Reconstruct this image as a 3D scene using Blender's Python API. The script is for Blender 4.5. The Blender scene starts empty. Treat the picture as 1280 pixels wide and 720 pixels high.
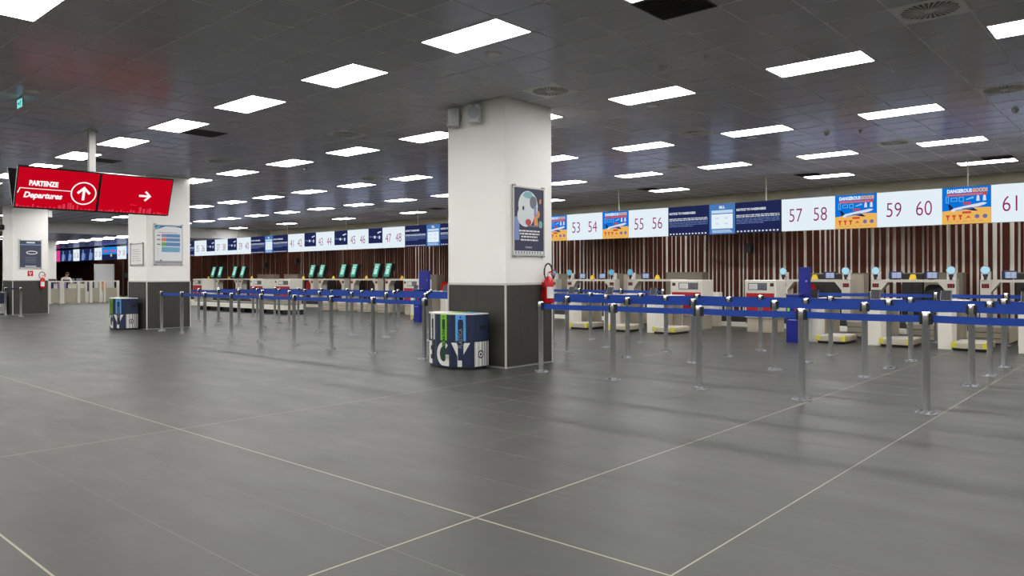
import bpy, bmesh, math, random
from mathutils import Vector, Matrix

random.seed(7)
PI = math.pi
COL = bpy.context.scene.collection
SC = bpy.context.scene

# ------------------------------------------------------------------ camera
F_PX, YAW, HORIZON, ROLL, CAM_H = 934.617, 0.727403, 343.557, -0.003591, 1.423
cam_data = bpy.data.cameras.new('camera')
cam = bpy.data.objects.new('camera', cam_data)
COL.objects.link(cam)
cam_data.sensor_fit = 'HORIZONTAL'
cam_data.sensor_width = 36.0
cam_data.lens = 36.0 * F_PX / 1280.0
cam_data.shift_y = (HORIZON - 360.0) / 1280.0
cam_data.clip_start, cam_data.clip_end = 0.05, 400.0
fwd = Vector((-math.sin(YAW), math.cos(YAW), 0))
rgt = Vector((math.cos(YAW), math.sin(YAW), 0))
upv = Vector((0, 0, 1))
r2 = rgt * math.cos(ROLL) + upv * math.sin(ROLL)
u2 = upv * math.cos(ROLL) - rgt * math.sin(ROLL)
mw = Matrix.Identity(4)
for i in range(3):
    mw[i][0], mw[i][1], mw[i][2] = r2[i], u2[i], -fwd[i]
mw[2][3] = CAM_H
cam.matrix_world = mw
SC.camera = cam

# ------------------------------------------------------------------ world, exposure
world = bpy.data.worlds.new('world')
SC.world = world
world.use_nodes = True
world.node_tree.nodes['Background'].inputs[0].default_value = (0.6, 0.62, 0.65, 1)
world.node_tree.nodes['Background'].inputs[1].default_value = 0.05
SC.view_settings.view_transform = 'Standard'
SC.view_settings.look = 'None'
SC.view_settings.gamma = 1.0
SC.view_settings.use_curve_mapping = False
SC.view_settings.exposure = 0.0
SC.cycles.use_denoising = True
SC.cycles.max_bounces = 8
SC.cycles.diffuse_bounces = 6
SC.cycles.glossy_bounces = 3
SC.cycles.sample_clamp_indirect = 4.0
SC.cycles.caustics_reflective = False
SC.cycles.caustics_refractive = False
LAMP_STRENGTH = 24.0         # the recessed ceiling panels
SCREEN = 0.96                # the lit screens of the sign band

# ------------------------------------------------------------------ materials
def lin(c):
    return tuple((v / 255 / 12.92 if v / 255 <= 0.04045 else ((v / 255 + 0.055) / 1.055) ** 2.4) for v in c)

MATS = {}
def mat(name, rgb, rough=0.6, metal=0.0, spec=0.5, var=0.0, vscale=8.0, bump=0.0, srgb=True):
    if name in MATS:
        return MATS[name]
    m = bpy.data.materials.new(name)
    m.use_nodes = True
    nt = m.node_tree
    b = nt.nodes['Principled BSDF']
    c = lin(rgb) if srgb else rgb
    b.inputs['Base Color'].default_value = (*c, 1)
    b.inputs['Roughness'].default_value = rough
    b.inputs['Metallic'].default_value = metal
    b.inputs['Specular IOR Level'].default_value = spec
    if var or bump:
        tc = nt.nodes.new('ShaderNodeTexCoord')
        no = nt.nodes.new('ShaderNodeTexNoise')
        no.inputs['Scale'].default_value = vscale
        no.inputs['Detail'].default_value = 5
        nt.links.new(tc.outputs['Object'], no.inputs['Vector'])
        if var:
            mx = nt.nodes.new('ShaderNodeMapRange')
            mx.inputs['From Min'].default_value = 0.3
            mx.inputs['From Max'].default_value = 0.7
            mx.inputs['To Min'].default_value = 1 - var
            mx.inputs['To Max'].default_value = 1 + var
            nt.links.new(no.outputs['Fac'], mx.inputs['Value'])
            hs = nt.nodes.new('ShaderNodeHueSaturation')
            hs.inputs['Color'].default_value = (*c, 1)
            nt.links.new(mx.outputs['Result'], hs.inputs['Value'])
            nt.links.new(hs.outputs['Color'], b.inputs['Base Color'])
        if bump:
            bp = nt.nodes.new('ShaderNodeBump')
            bp.inputs['Strength'].default_value = bump
            bp.inputs['Distance'].default_value = 0.002
            nt.links.new(no.outputs['Fac'], bp.inputs['Height'])
            nt.links.new(bp.outputs['Normal'], b.inputs['Normal'])
    MATS[name] = m
    return m

def emat(name, rgb, strength=1.0, srgb=True):
    if name in MATS:
        return MATS[name]
    m = bpy.data.materials.new(name)
    m.use_nodes = True
    nt = m.node_tree
    for n in list(nt.nodes):
        nt.nodes.remove(n)
    e = nt.nodes.new('ShaderNodeEmission')
    o = nt.nodes.new('ShaderNodeOutputMaterial')
    e.inputs[0].default_value = (*(lin(rgb) if srgb else rgb), 1)
    e.inputs[1].default_value = strength
    nt.links.new(e.outputs[0], o.inputs[0])
    MATS[name] = m
    return m

def tile_material(name, rgb, sx, sy, ox, oy, rough, cell_var, cloud_var, cloud_scale, spec=0.5, rough_var=0.0, bump=0.0):
    """Per-tile tone from the tile's place on the grid, plus soft cloudy grain."""
    m = bpy.data.materials.new(name)
    m.use_nodes = True
    nt = m.node_tree
    N, L = nt.nodes, nt.links
    b = N['Principled BSDF']
    b.inputs['Specular IOR Level'].default_value = spec
    b.inputs['Roughness'].default_value = rough
    g = N.new('ShaderNodeNewGeometry')
    off = N.new('ShaderNodeVectorMath'); off.operation = 'SUBTRACT'
    off.inputs[1].default_value = (ox, oy, 0)
    L.new(g.outputs['Position'], off.inputs[0])
    sc = N.new('ShaderNodeVectorMath'); sc.operation = 'MULTIPLY'
    sc.inputs[1].default_value = (1 / sx, 1 / sy, 0)
    L.new(off.outputs[0], sc.inputs[0])
    fl = N.new('ShaderNodeVectorMath'); fl.operation = 'FLOOR'
    L.new(sc.outputs[0], fl.inputs[0])
    wn = N.new('ShaderNodeTexWhiteNoise'); wn.noise_dimensions = '2D'
    L.new(fl.outputs[0], wn.inputs['Vector'])
    no = N.new('ShaderNodeTexNoise')
    no.inputs['Scale'].default_value = cloud_scale
    no.inputs['Detail'].default_value = 6
    no.inputs['Roughness'].default_value = 0.65
    st = N.new('ShaderNodeVectorMath'); st.operation = 'MULTIPLY'
    st.inputs[1].default_value = (0.55, 1.6, 1)
    L.new(g.outputs['Position'], st.inputs[0])
    L.new(st.outputs[0], no.inputs['Vector'])
    a1 = N.new('ShaderNodeMapRange')
    a1.inputs['To Min'].default_value = 1 - cell_var; a1.inputs['To Max'].default_value = 1 + cell_var
    L.new(wn.outputs['Value'], a1.inputs['Value'])
    a2 = N.new('ShaderNodeMapRange')
    a2.inputs['From Min'].default_value = 0.3; a2.inputs['From Max'].default_value = 0.7
    a2.inputs['To Min'].default_value = 1 - cloud_var; a2.inputs['To Max'].default_value = 1 + cloud_var
    L.new(no.outputs['Fac'], a2.inputs['Value'])
    mu = N.new('ShaderNodeMath'); mu.operation = 'MULTIPLY'
    L.new(a1.outputs[0], mu.inputs[0]); L.new(a2.outputs[0], mu.inputs[1])
    hs = N.new('ShaderNodeHueSaturation')
    hs.inputs['Color'].default_value = (*lin(rgb), 1)
    L.new(mu.outputs[0], hs.inputs['Value'])
    L.new(hs.outputs['Color'], b.inputs['Base Color'])
    if rough_var:
        a3 = N.new('ShaderNodeMapRange')
        a3.inputs['From Min'].default_value = 0.3; a3.inputs['From Max'].default_value = 0.7
        a3.inputs['To Min'].default_value = rough - rough_var; a3.inputs['To Max'].default_value = rough + rough_var
        L.new(no.outputs['Fac'], a3.inputs['Value'])
        L.new(a3.outputs[0], b.inputs['Roughness'])
    if bump:
        wv = N.new('ShaderNodeTexNoise')
        wv.inputs['Scale'].default_value = 1.7
        L.new(g.outputs['Position'], wv.inputs['Vector'])
        bp = N.new('ShaderNodeBump')
        bp.inputs['Strength'].default_value = bump
        bp.inputs['Distance'].default_value = 0.02
        L.new(wv.outputs['Fac'], bp.inputs['Height'])
        L.new(bp.outputs['Normal'], b.inputs['Normal'])
    MATS[name] = m
    return m

FLOOR_SX, FLOOR_SY, FLOOR_OX, FLOOR_OY = 1.287, 0.6435, -1.79, 3.13
CEIL_SX, CEIL_SY, CEIL_OX, CEIL_OY, ZC = 0.6245, 0.6346, -2.211, 3.219, 4.13
ZLOW, XBULK, XLEFT, XRIGHT, YFRONT, YBACK = 3.58, -41.0, -92.0, 13.0, -13.0, 24.05
YSLAT = 22.0

m_floor = tile_material('porcelain floor', (61, 61, 57), FLOOR_SX, FLOOR_SY, FLOOR_OX, FLOOR_OY, 0.41, 0.03, 0.08, 1.6, 0.25, 0.05)
m_ceil = tile_material('painted metal ceiling tile', (210, 210, 208), CEIL_SX, CEIL_SY, CEIL_OX, CEIL_OY, 0.22, 0.03, 0.02, 0.8, 0.45, 0.0, 0.06)
def blue_sheen(m, colour, rough, ior, k):
    """Bluish lacquer: a tinted gloss coat over the tile, stronger at grazing angles."""
    nt = m.node_tree
    p = nt.nodes['Principled BSDF']
    p.inputs['Specular IOR Level'].default_value = 0.0
    out = nt.nodes['Material Output']
    gl = nt.nodes.new('ShaderNodeBsdfGlossy')
    gl.inputs['Color'].default_value = (*colour, 1)
    gl.inputs['Roughness'].default_value = rough
    bn = [n for n in nt.nodes if n.type == 'BUMP'][0]
    nt.links.new(bn.outputs['Normal'], gl.inputs['Normal'])
    fr = nt.nodes.new('ShaderNodeFresnel'); fr.inputs['IOR'].default_value = ior
    mu = nt.nodes.new('ShaderNodeMath'); mu.operation = 'MULTIPLY'; mu.inputs[1].default_value = k
    mx = nt.nodes.new('ShaderNodeMixShader')
    nt.links.new(fr.outputs[0], mu.inputs[0]); nt.links.new(mu.outputs[0], mx.inputs[0])
    nt.links.new(p.outputs[0], mx.inputs[1]); nt.links.new(gl.outputs[0], mx.inputs[2])
    nt.links.new(mx.outputs[0], out.inputs['Surface'])
blue_sheen(m_ceil, (0.68, 0.72, 1.0), 0.21, 1.5, 0.72)
m_grid = mat('ceiling grid bar', (246, 246, 246), 0.6, 0.0, 0.2)
m_slab = mat('soffit grey', (196, 196, 194), 0.8, var=0.04, vscale=1.0)
m_grout = mat('floor grout', (124, 122, 113), 0.8)
m_joint = mat('pale joint filler', (156, 150, 134), 0.7)
m_wall = mat('warm grey wall paint', (250, 246, 232), 0.8, var=0.03, vscale=1.0)
m_white = mat('white column paint', (240, 238, 234), 0.55, var=0.012, vscale=2.0)
m_clad = mat('charcoal stone tile', (54, 52, 47), 0.5, var=0.10, vscale=5.0)
m_trim = mat('aluminium trim', (205, 203, 198), 0.4, 0.3)
m_slat = mat('dark walnut slat', (74, 36, 22), 0.7, 0.0, 0.15, var=0.18, vscale=3.0)
m_slatback = mat('pale lining behind slats', (236, 230, 220), 0.7)
m_steel = mat('brushed steel', (232, 233, 237), 0.24, 1.0, var=0.04, vscale=6)
m_chrome = mat('polished chrome', (120, 121, 125), 0.3, 1.0)
m_black = mat('black plastic', (22, 22, 24), 0.4)
m_dark = mat('charcoal panel', (46, 44, 42), 0.6, var=0.1, vscale=6)
m_belt = mat('royal blue webbing', (2, 58, 152), 0.55, var=0.05, vscale=60)
m_beltedge = mat('dark blue cassette', (16, 30, 74), 0.45)
m_counter = mat('off white laminate', (226, 221, 210), 0.45, var=0.015, vscale=4)
m_portal = mat('greyed white frame', (204, 198, 186), 0.5, var=0.02, vscale=4)
m_beige = mat('beige laminate', (182, 173, 155), 0.55, var=0.05, vscale=4)
m_greybox = mat('taupe cabinet', (132, 123, 108), 0.6, var=0.06, vscale=4)
m_red = mat('red panel', (176, 10, 20), 0.4, var=0.03, vscale=5)
m_redgloss = mat('extinguisher red', (200, 22, 30), 0.25)
m_yellow = mat('yellow plastic', (236, 200, 30), 0.45)
m_yellow2 = mat('worn yellow corner', (214, 200, 60), 0.6)
m_rubber = mat('conveyor rubber', (40, 38, 36), 0.7, var=0.1, vscale=10)
m_navy = mat('navy bin shell', (34, 44, 72), 0.35, var=0.03, vscale=8)
m_navy2 = mat('totem blue', (18, 30, 128), 0.4, var=0.03, vscale=8)
m_letter = mat('white vinyl', (226, 224, 218), 0.5)
m_green = mat('lime plastic', (128, 196, 58), 0.4)
m_greend = mat('dark green opening', (20, 62, 26), 0.6)
m_sky = mat('sky blue plastic', (92, 162, 226), 0.4)
m_skyd = mat('dark blue opening', (24, 40, 74), 0.6)
m_speaker = mat('speaker white', (214, 215, 217), 0.5)
m_grille = mat('speaker mesh', (176, 182, 188), 0.7)
m_glass = mat('frosted barrier glass', (176, 170, 150), 0.3)
m_paper = mat('paper sheet', (228, 228, 224), 0.6)
m_skin = mat('skin', (206, 160, 132), 0.6)
m_hair = mat('reddish brown hair', (92, 42, 32), 0.7)
m_shirt = mat('pale shirt', (226, 220, 214), 0.8)
m_trouser = mat('dark trousers', (44, 44, 56), 0.8)
m_greyprint = mat('grey print', (150, 152, 156), 0.6)
m_vent = mat('vent face', (250, 250, 248), 0.5)
m_lampframe = mat('lamp frame', (200, 200, 198), 0.4)
m_lamp = emat('ceiling panel glow', (1.0, 0.99, 0.975), LAMP_STRENGTH, srgb=False)
e_white = emat('screen white', (231, 243, 250), SCREEN)
e_num = emat('screen magenta numeral', (150, 30, 108), 0.9)
e_navy = emat('screen navy', (34, 42, 86), 0.9)
e_text = emat('screen pale text', (228, 232, 244), 0.9)
e_body = emat('screen dim text', (104, 124, 176), 0.9)
e_mid = emat('screen steel blue', (74, 122, 186), 0.95)
e_pale = emat('screen pale blue', (196, 222, 244), 0.95)
e_blue = emat('screen azure', (14, 116, 216), 0.95)
e_sand = emat('screen sand', (240, 184, 92), 0.95)
e_red = emat('screen red', (212, 74, 66), 0.9)
e_icon = emat('screen cyan icon', (118, 196, 240), 0.95)
e_signred = emat('departures red', (200, 4, 30), 0.95)
e_signpink = emat('departures skyline', (220, 60, 84), 0.95)
e_signwhite = emat('departures white', (250, 250, 252), 1.0)
e_teal = emat('kiosk teal', (66, 160, 140), 0.9)
e_teal2 = emat('kiosk pale', (190, 236, 224), 0.9)
e_disc = emat('round lamp blue', (176, 222, 240), 0.95)
e_discdim = emat('round lamp dim', (104, 172, 206), 0.95)
e_led = emat('red counter digits', (220, 30, 50), 1.2)
e_monitor = emat('monitor grey', (150, 162, 196), 0.85)
e_monline = emat('monitor line', (206, 214, 232), 0.85)
e_exit = emat('exit sign glow', (130, 232, 232), 1.0)
e_sky = emat('far screen blue', (30, 140, 220), 0.95)
e_pink = emat('far screen pink', (222, 70, 150), 0.9)
e_figure = emat('far screen figure', (130, 160, 214), 0.8)

# ------------------------------------------------------------------ mesh helpers
class MB:
    """Collects faces with materials; build() links them as ONE mesh object."""
    def __init__(s):
        s.v, s.f, s.mi, s.m, s.sm = [], [], [], [], []
    def _m(s, m):
        if m not in s.m:
            s.m.append(m)
        return s.m.index(m)
    def faces(s, vs, fs, m, smooth=False):
        b = len(s.v)
        s.v += [tuple(x) for x in vs]
        k = s._m(m)
        for f in fs:
            s.f.append([b + i for i in f]); s.mi.append(k); s.sm.append(smooth)
        return s
    def box(s, x0, x1, y0, y1, z0, z1, m):
        vs = [(x0, y0, z0), (x1, y0, z0), (x1, y1, z0), (x0, y1, z0), (x0, y0, z1), (x1, y0, z1), (x1, y1, z1), (x0, y1, z1)]
        return s.faces(vs, [(0, 3, 2, 1), (4, 5, 6, 7), (0, 1, 5, 4), (1, 2, 6, 5), (2, 3, 7, 6), (3, 0, 4, 7)], m)
    def bbox(s, x0, x1, y0, y1, z0, z1, m, c=0.01):
        """Box with chamfered vertical edges and top rim."""
        a = [(x0 + c, y0), (x1 - c, y0), (x1, y0 + c), (x1, y1 - c), (x1 - c, y1), (x0 + c, y1), (x0, y1 - c), (x0, y0 + c)]
        i = [(min(max(x, x0 + c), x1 - c), min(max(y, y0 + c), y1 - c)) for x, y in a]
        vs = [(x, y, z0) for x, y in a] + [(x, y, z1 - c) for x, y in a] + [(x, y, z1) for x, y in i]
        fs = [tuple(reversed(range(8)))]
        for k in range(8):
            n = (k + 1) % 8
            fs += [(k, n, 8 + n, 8 + k), (8 + k, 8 + n, 16 + n, 16 + k)]
        fs.append(tuple(range(16, 24)))
        return s.faces(vs, fs, m)
    def prism(s, pts, z0, z1, m, cap=True):
        n = len(pts)
        vs = [(x, y, z0) for x, y in pts] + [(x, y, z1) for x, y in pts]
        fs = [(i, (i + 1) % n, n + (i + 1) % n, n + i) for i in range(n)]
        if cap:
            fs += [tuple(reversed(range(n))), tuple(range(n, 2 * n))]
        return s.faces(vs, fs, m)
    def lathe(s, c, prof, m, seg=16, axis='z', smooth=True):
        vs, fs = [], []
        for (r, h) in prof:
            for k in range(seg):
                a = 2 * PI * k / seg
                p = (r * math.cos(a), r * math.sin(a), h)
                if axis == 'y':
                    p = (p[0], -p[2], p[1])
                elif axis == 'x':
                    p = (p[2], p[0], p[1])
                vs.append((c[0] + p[0], c[1] + p[1], c[2] + p[2]))
        n = len(prof)
        for j in range(n - 1):
            for k in range(seg):
                k2 = (k + 1) % seg
                fs.append((j * seg + k, j * seg + k2, (j + 1) * seg + k2, (j + 1) * seg + k))
        s.faces(vs, fs, m, smooth)
        s.faces([vs[k] for k in range(seg)], [tuple(reversed(range(seg)))], m)
        s.faces([vs[(n - 1) * seg + k] for k in range(seg)], [tuple(range(seg))], m)
        return s
    def cyl(s, c, r, h, m, seg=16, axis='z'):
        return s.lathe(c, [(r, 0), (r, h)], m, seg, axis)
    def tube(s, pts, r, m, seg=8, closed=False):
        vs, fs = [], []
        n = len(pts)
        P = [Vector(p) for p in pts]
        for i in range(n):
            a = P[(i - 1) % n] if (closed or i > 0) else P[i]
            b = P[(i + 1) % n] if (closed or i < n - 1) else P[i]
            d = (b - a).normalized()
            t = Vector((0, 0, 1)) if abs(d.z) < 0.9 else Vector((1, 0, 0))
            x = d.cross(t).normalized(); y = d.cross(x)
            for k in range(seg):
                q = 2 * PI * k / seg
                vs.append(P[i] + x * (r * math.cos(q)) + y * (r * math.sin(q)))
        for i in range(n if closed else n - 1):
            j = (i + 1) % n
            for k in range(seg):
                k2 = (k + 1) % seg
                fs.append((i * seg + k, j * seg + k, j * seg + k2, i * seg + k2))
        if not closed:
            fs += [tuple(range(seg)), tuple(reversed(range((n - 1) * seg, n * seg)))]
        return s.faces(vs, fs, m, True)
    def plate(s, o, u, v, pts, m, lift=0.0, thick=0.0):
        """Flat polygon on the plane (o, u, v), lifted along its normal, optionally with thickness."""
        o, u, v = Vector(o), Vector(u), Vector(v)
        n = u.cross(v).normalized()
        top = [o + u * a + v * b + n * lift for a, b in pts]
        k = len(pts)
        if not thick:
            return s.faces(top, [tuple(range(k))], m)
        bot = [p - n * thick for p in top]
        fs = [tuple(range(k)), tuple(reversed(range(k, 2 * k)))] + [(i, k + i, k + (i + 1) % k, (i + 1) % k) for i in range(k)]
        return s.faces(top + bot, fs, m)
    def rect(s, o, u, v, a0, b0, a1, b1, m, lift=0.0, thick=0.0):
        return s.plate(o, u, v, [(a0, b0), (a1, b0), (a1, b1), (a0, b1)], m, lift, thick)
    def disc(s, o, u, v, ca, cb, r, m, lift=0.0, thick=0.0, seg=20, r2=None):
        return s.plate(o, u, v, [(ca + r * math.cos(2 * PI * k / seg), cb + (r2 or r) * math.sin(2 * PI * k / seg)) for k in range(seg)], m, lift, thick)
    def ring(s, o, u, v, ca, cb, r, w, m, lift=0.0, seg=28, ry=None):
        o, u, v = Vector(o), Vector(u), Vector(v)
        n = u.cross(v).normalized()
        ry = ry or r
        vs = []
        for k in range(seg):
            a = 2 * PI * k / seg
            for q in (0, w):
                vs.append(o + u * (ca + (r - q) * math.cos(a)) + v * (cb + (ry - q) * math.sin(a)) + n * lift)
        fs = [(2 * k, 2 * ((k + 1) % seg), 2 * ((k + 1) % seg) + 1, 2 * k + 1) for k in range(seg)]
        return s.faces(vs, fs, m)
    def mesh(s, name, off=(0, 0, 0)):
        me = bpy.data.meshes.new(name)
        me.from_pydata([(x - off[0], y - off[1], z - off[2]) for x, y, z in s.v], [], s.f)
        for m in s.m:
            me.materials.append(m)
        me.polygons.foreach_set('material_index', s.mi)
        me.polygons.foreach_set('use_smooth', s.sm)
        me.update()
        return me
    def build(s, name, parent=None, off=None):
        if off is None:
            off = (0, 0, 0)
            p = parent
            while p is not None:
                off = p.location if p.parent is None else off
                p = p.parent
        o = bpy.data.objects.new(name, s.mesh(name, off))
        COL.objects.link(o)
        o.parent = parent
        if name.split('_')[-1] in ('print', 'text', 'row', 'digits', 'pictogram', 'strip', 'groove', 'sheet', 'grille', 'symbol', 'underline'):
            o['kind'] = 'stuff'
        return o

def tag(o, label=None, cat=None, group=None, kind=None):
    if label: o['label'] = label
    if cat: o['category'] = cat
    if group: o['group'] = group
    if kind: o['kind'] = kind
    return o

def thing(name, label, cat, loc=(0, 0, 0), group=None):
    o = bpy.data.objects.new(name, None)
    o.empty_display_size = 0.1
    COL.objects.link(o)
    o.location = loc
    return tag(o, label, cat, group)

def inst(name, me, parent, loc=(0, 0, 0)):
    o = bpy.data.objects.new(name, me)
    COL.objects.link(o)
    o.parent = parent
    o.location = loc
    return o

def copy_tree(o, loc=None, label=None, parent=None, rz=None):
    c = o.copy()
    COL.objects.link(c)
    if parent is not None: c.parent = parent
    if loc is not None: c.location = loc
    if rz is not None: c.rotation_euler = (0, 0, rz)
    if label: c['label'] = label
    for ch in list(o.children):
        copy_tree(ch, parent=c)
    return c

def text(name, body, o, u, v, size, m, parent, xs=1.0, align='CENTER', bold=0.0, shear=0.0, lift=0.002):
    cu = bpy.data.curves.new(name, 'FONT')
    cu.body = body
    cu.size = size
    cu.align_x = align
    cu.align_y = 'CENTER'
    cu.offset = bold
    cu.shear = shear
    cu.resolution_u = 3
    cu.materials.append(m)
    tmp = bpy.data.objects.new(name, cu)
    me = bpy.data.meshes.new_from_object(tmp)
    bpy.data.objects.remove(tmp)
    ob = bpy.data.objects.new(name, me)
    COL.objects.link(ob)
    u, v = Vector(u).normalized(), Vector(v).normalized()
    n = u.cross(v)
    root = parent
    while root is not None and root.parent is not None:
        root = root.parent
    p = Vector(o) + n * lift - (Vector(root.location) if root else Vector((0, 0, 0)))
    M = Matrix.Identity(4)
    for i in range(3):
        M[i][0], M[i][1], M[i][2], M[i][3] = u[i] * xs, v[i], n[i], p[i]
    ob.parent = parent
    ob.matrix_local = M
    return ob

X_, Y_, Z_ = Vector((1, 0, 0)), Vector((0, 1, 0)), Vector((0, 0, 1))
ORD = ['first', 'second', 'third', 'fourth', 'fifth', 'sixth', 'seventh', 'eighth', 'ninth', 'tenth', 'eleventh', 'twelfth',
       'thirteenth', 'fourteenth', 'fifteenth', 'sixteenth', 'seventeenth', 'eighteenth', 'nineteenth', 'twentieth']

def cam_px(x, y, z):
    d = Vector((x, y, z - CAM_H))
    dep = d.dot(fwd)
    if dep < 0.3:
        return None
    return 640 + F_PX * d.dot(rgt) / dep, HORIZON - F_PX * d.z / dep, dep

def in_view(x, y, z, pad=60):
    q = cam_px(x, y, z)
    return q is not None and -pad < q[0] < 1280 + pad and -pad < q[1] < 720 + pad

# ------------------------------------------------------------------ floor
floor = MB().box(XLEFT, XRIGHT, YFRONT, YBACK, -0.2, -0.0006, m_grout).build('floor')
tag(floor, 'grey porcelain tiled floor of the check-in hall', 'floor', kind='structure')
G = 0.0022
def tile_faces(x0, x1, y0, y1, c=0.0004, z=0.0):
    vs = [(x0, y0, -0.0006), (x1, y0, -0.0006), (x1, y1, -0.0025), (x0, y1, -0.0006),
          (x0 + c, y0 + c, z), (x1 - c, y0 + c, z), (x1 - c, y1 - c, z), (x0 + c, y1 - c, z)]
    return vs, [(4, 5, 6, 7), (0, 1, 5, 4), (1, 2, 6, 5), (2, 3, 7, 6), (3, 0, 4, 7)]
cells = []
for i in range(int((XLEFT - FLOOR_OX) / FLOOR_SX) + 1, int((XRIGHT - FLOOR_OX) / FLOOR_SX)):
    for j in range(int((YFRONT - FLOOR_OY) / FLOOR_SY) + 1, int((YBACK - FLOOR_OY) / FLOOR_SY)):
        cx, cy = FLOOR_OX + (i + 0.5) * FLOOR_SX, FLOOR_OY + (j + 0.5) * FLOOR_SY
        q = cam_px(cx, cy, 0)
        vis = in_view(cx, cy, 0, 120)
        cells.append((0 if vis else 1, q[2] if q else 999, i, j, cx, cy))
cells.sort()
vs, fs = tile_faces(-FLOOR_SX / 2 + G, FLOOR_SX / 2 - G, -FLOOR_SY / 2 + G, FLOOR_SY / 2 - G)
tile_me = MB().faces(vs, fs, m_floor).mesh('floor_tile')
rest = MB()
for n, (a, d, i, j, cx, cy) in enumerate(cells):
    if n < 290:
        inst('floor_tile', tile_me, floor, (cx, cy, 0))
    else:
        v2, f2 = tile_faces(cx - FLOOR_SX / 2 + G, cx + FLOOR_SX / 2 - G, cy - FLOOR_SY / 2 + G, cy + FLOOR_SY / 2 - G)
        rest.faces(v2, f2, m_floor)
tag(rest.build('floor_tile_field', floor), kind='stuff')
jt = MB()
for x, w in ((-1.79, 0.009), (-3.077, 0.012), (-6.938, 0.008), (-14.66, 0.008), (-22.38, 0.008), (-30.1, 0.008)):
    jt.box(x - w / 2, x + w / 2, YFRONT + 1, 23.5, -0.0028, 0.0004, m_joint)
for y, w in ((3.13, 0.012), (1.2, 0.012), (10.85 + 0.0, 0.007), (-3.95, 0.01)):
    if y == 10.85: continue
    jt.box(XLEFT + 1, XRIGHT - 1, y - w / 2, y + w / 2, -0.0028, 0.0004, m_joint)
jt.build('expansion_joint', floor)

# ------------------------------------------------------------------ ceiling
ceil = MB().box(XBULK, XRIGHT, YFRONT, YBACK, ZC + 0.03, ZC + 0.3, m_slab).build('ceiling')
tag(ceil, 'dark grey metal tiled ceiling with pale grid lines', 'ceiling', kind='structure')
def gx(i): return CEIL_OX - CEIL_SX * i
def gy(j): return CEIL_OY + CEIL_SY * j
lamps = []          # (row name index, x0, x1, y0, y1, z)
used = set()
ROWS = {-14: 'a', -8: 'b', -2: 'c', 4: 'd', 10: 'e', 16: 'f', 22: 'g'}
for j in ROWS:
    for k in range(-5, 14):
        i0 = 7 + 4 * k
        x0 = gx(i0)
        if x0 < XBULK + 0.3 or x0 > 9: continue
        lamps.append((j, k, x0, x0 + 2 * CEIL_SX, gy(j), gy(j + 1)))
        used.add((i0, j)); used.add((i0 - 1, j))
for i0 in (3, 9, 17, 25, 37, 45, 53, 61):
    lamps.append((28, i0, gx(i0), gx(i0) + 2 * CEIL_SX, gy(28), gy(29)))
    used.add((i0, 28)); used.add((i0 - 1, 28))
# square cells taken by swirl outlets and slotted grilles: (i, j) with the cell spanning gx(i)..gx(i-1)
swirls = [(i, j) for i in (0, 8, 16, 24, 32, 40) for j in (8, 15)] + [(4, 21), (12, 21), (20, 21)]
grilles = [(3, 5), (19, 5), (27, 5), (35, 5), (9, 27), (17, 27), (33, 27), (2, 27)]
for c in swirls + grilles:
    used.add(c)
ct = []
for i in range(int((CEIL_OX - XRIGHT) / CEIL_SX) + 1, int((CEIL_OX - XBULK) / CEIL_SX)):
    for j in range(int((YFRONT - CEIL_OY) / CEIL_SY) + 1, int((YBACK - CEIL_OY) / CEIL_SY) + 1):
        if (i, j) in used: continue
        y1 = min(gy(j + 1), YBACK)
        cx, cy = gx(i) + CEIL_SX / 2, (gy(j) + y1) / 2
        q = cam_px(cx, cy, ZC)
        vis = in_view(cx, cy, ZC, 60)
        ct.append((0 if vis else 1, q[2] if q else 999, i, j, y1, cx, cy))
ct.sort()
g2 = 0.009
def ctile(x0, x1, y0, y1):
    c = 0.0005
    vs = [(x0, y0, ZC + 0.012), (x1, y0, ZC + 0.012), (x1, y1, ZC + 0.012), (x0, y1, ZC + 0.012),
          (x0 + c, y0 + c, ZC), (x1 - c, y0 + c, ZC), (x1 - c, y1 - c, ZC), (x0 + c, y1 - c, ZC)]
    return vs, [(7, 6, 5, 4), (4, 5, 1, 0), (5, 6, 2, 1), (6, 7, 3, 2), (7, 4, 0, 3)]
v1, f1 = ctile(-CEIL_SX / 2 + g2, CEIL_SX / 2 - g2, -CEIL_SY / 2 + g2, CEIL_SY / 2 - g2)
ctile_me = MB().faces(v1, f1, m_ceil).mesh('ceiling_tile')
rest = MB()
for n, (a, d, i, j, y1, cx, cy) in enumerate(ct):
    if n < 290 and y1 < YBACK:
        inst('ceiling_tile', ctile_me, ceil, (cx, cy, 0))
    else:
        v2, f2 = ctile(gx(i) + g2, gx(i - 1) - g2, gy(j) + g2, y1 - g2)
        rest.faces(v2, f2, m_ceil)
tag(rest.build('ceiling_tile_field', ceil), kind='stuff')
gb = MB()
for i in range(int((CEIL_OX - XRIGHT) / CEIL_SX) + 1, int((CEIL_OX - XBULK) / CEIL_SX) + 1):
    gb.box(gx(i) - g2, gx(i) + g2, YFRONT, YBACK, ZC - 0.002, ZC + 0.03, m_grid)
for j in range(int((YFRONT - CEIL_OY) / CEIL_SY) + 1, int((YBACK - CEIL_OY) / CEIL_SY) + 1):
    gb.box(XBULK, XRIGHT, gy(j) - g2, gy(j) + g2, ZC - 0.0024, ZC + 0.03, m_grid)
tag(gb.build('ceiling_grid_bar', ceil), kind='stuff')
lowc = MB().box(XLEFT, XBULK - 0.25, YFRONT, YBACK, ZLOW, ZLOW + 0.3, m_ceil)
lowc = lowc.build('ceiling_low')
tag(lowc, 'lower grey ceiling over the far end of the hall', 'ceiling', kind='structure')
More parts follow.
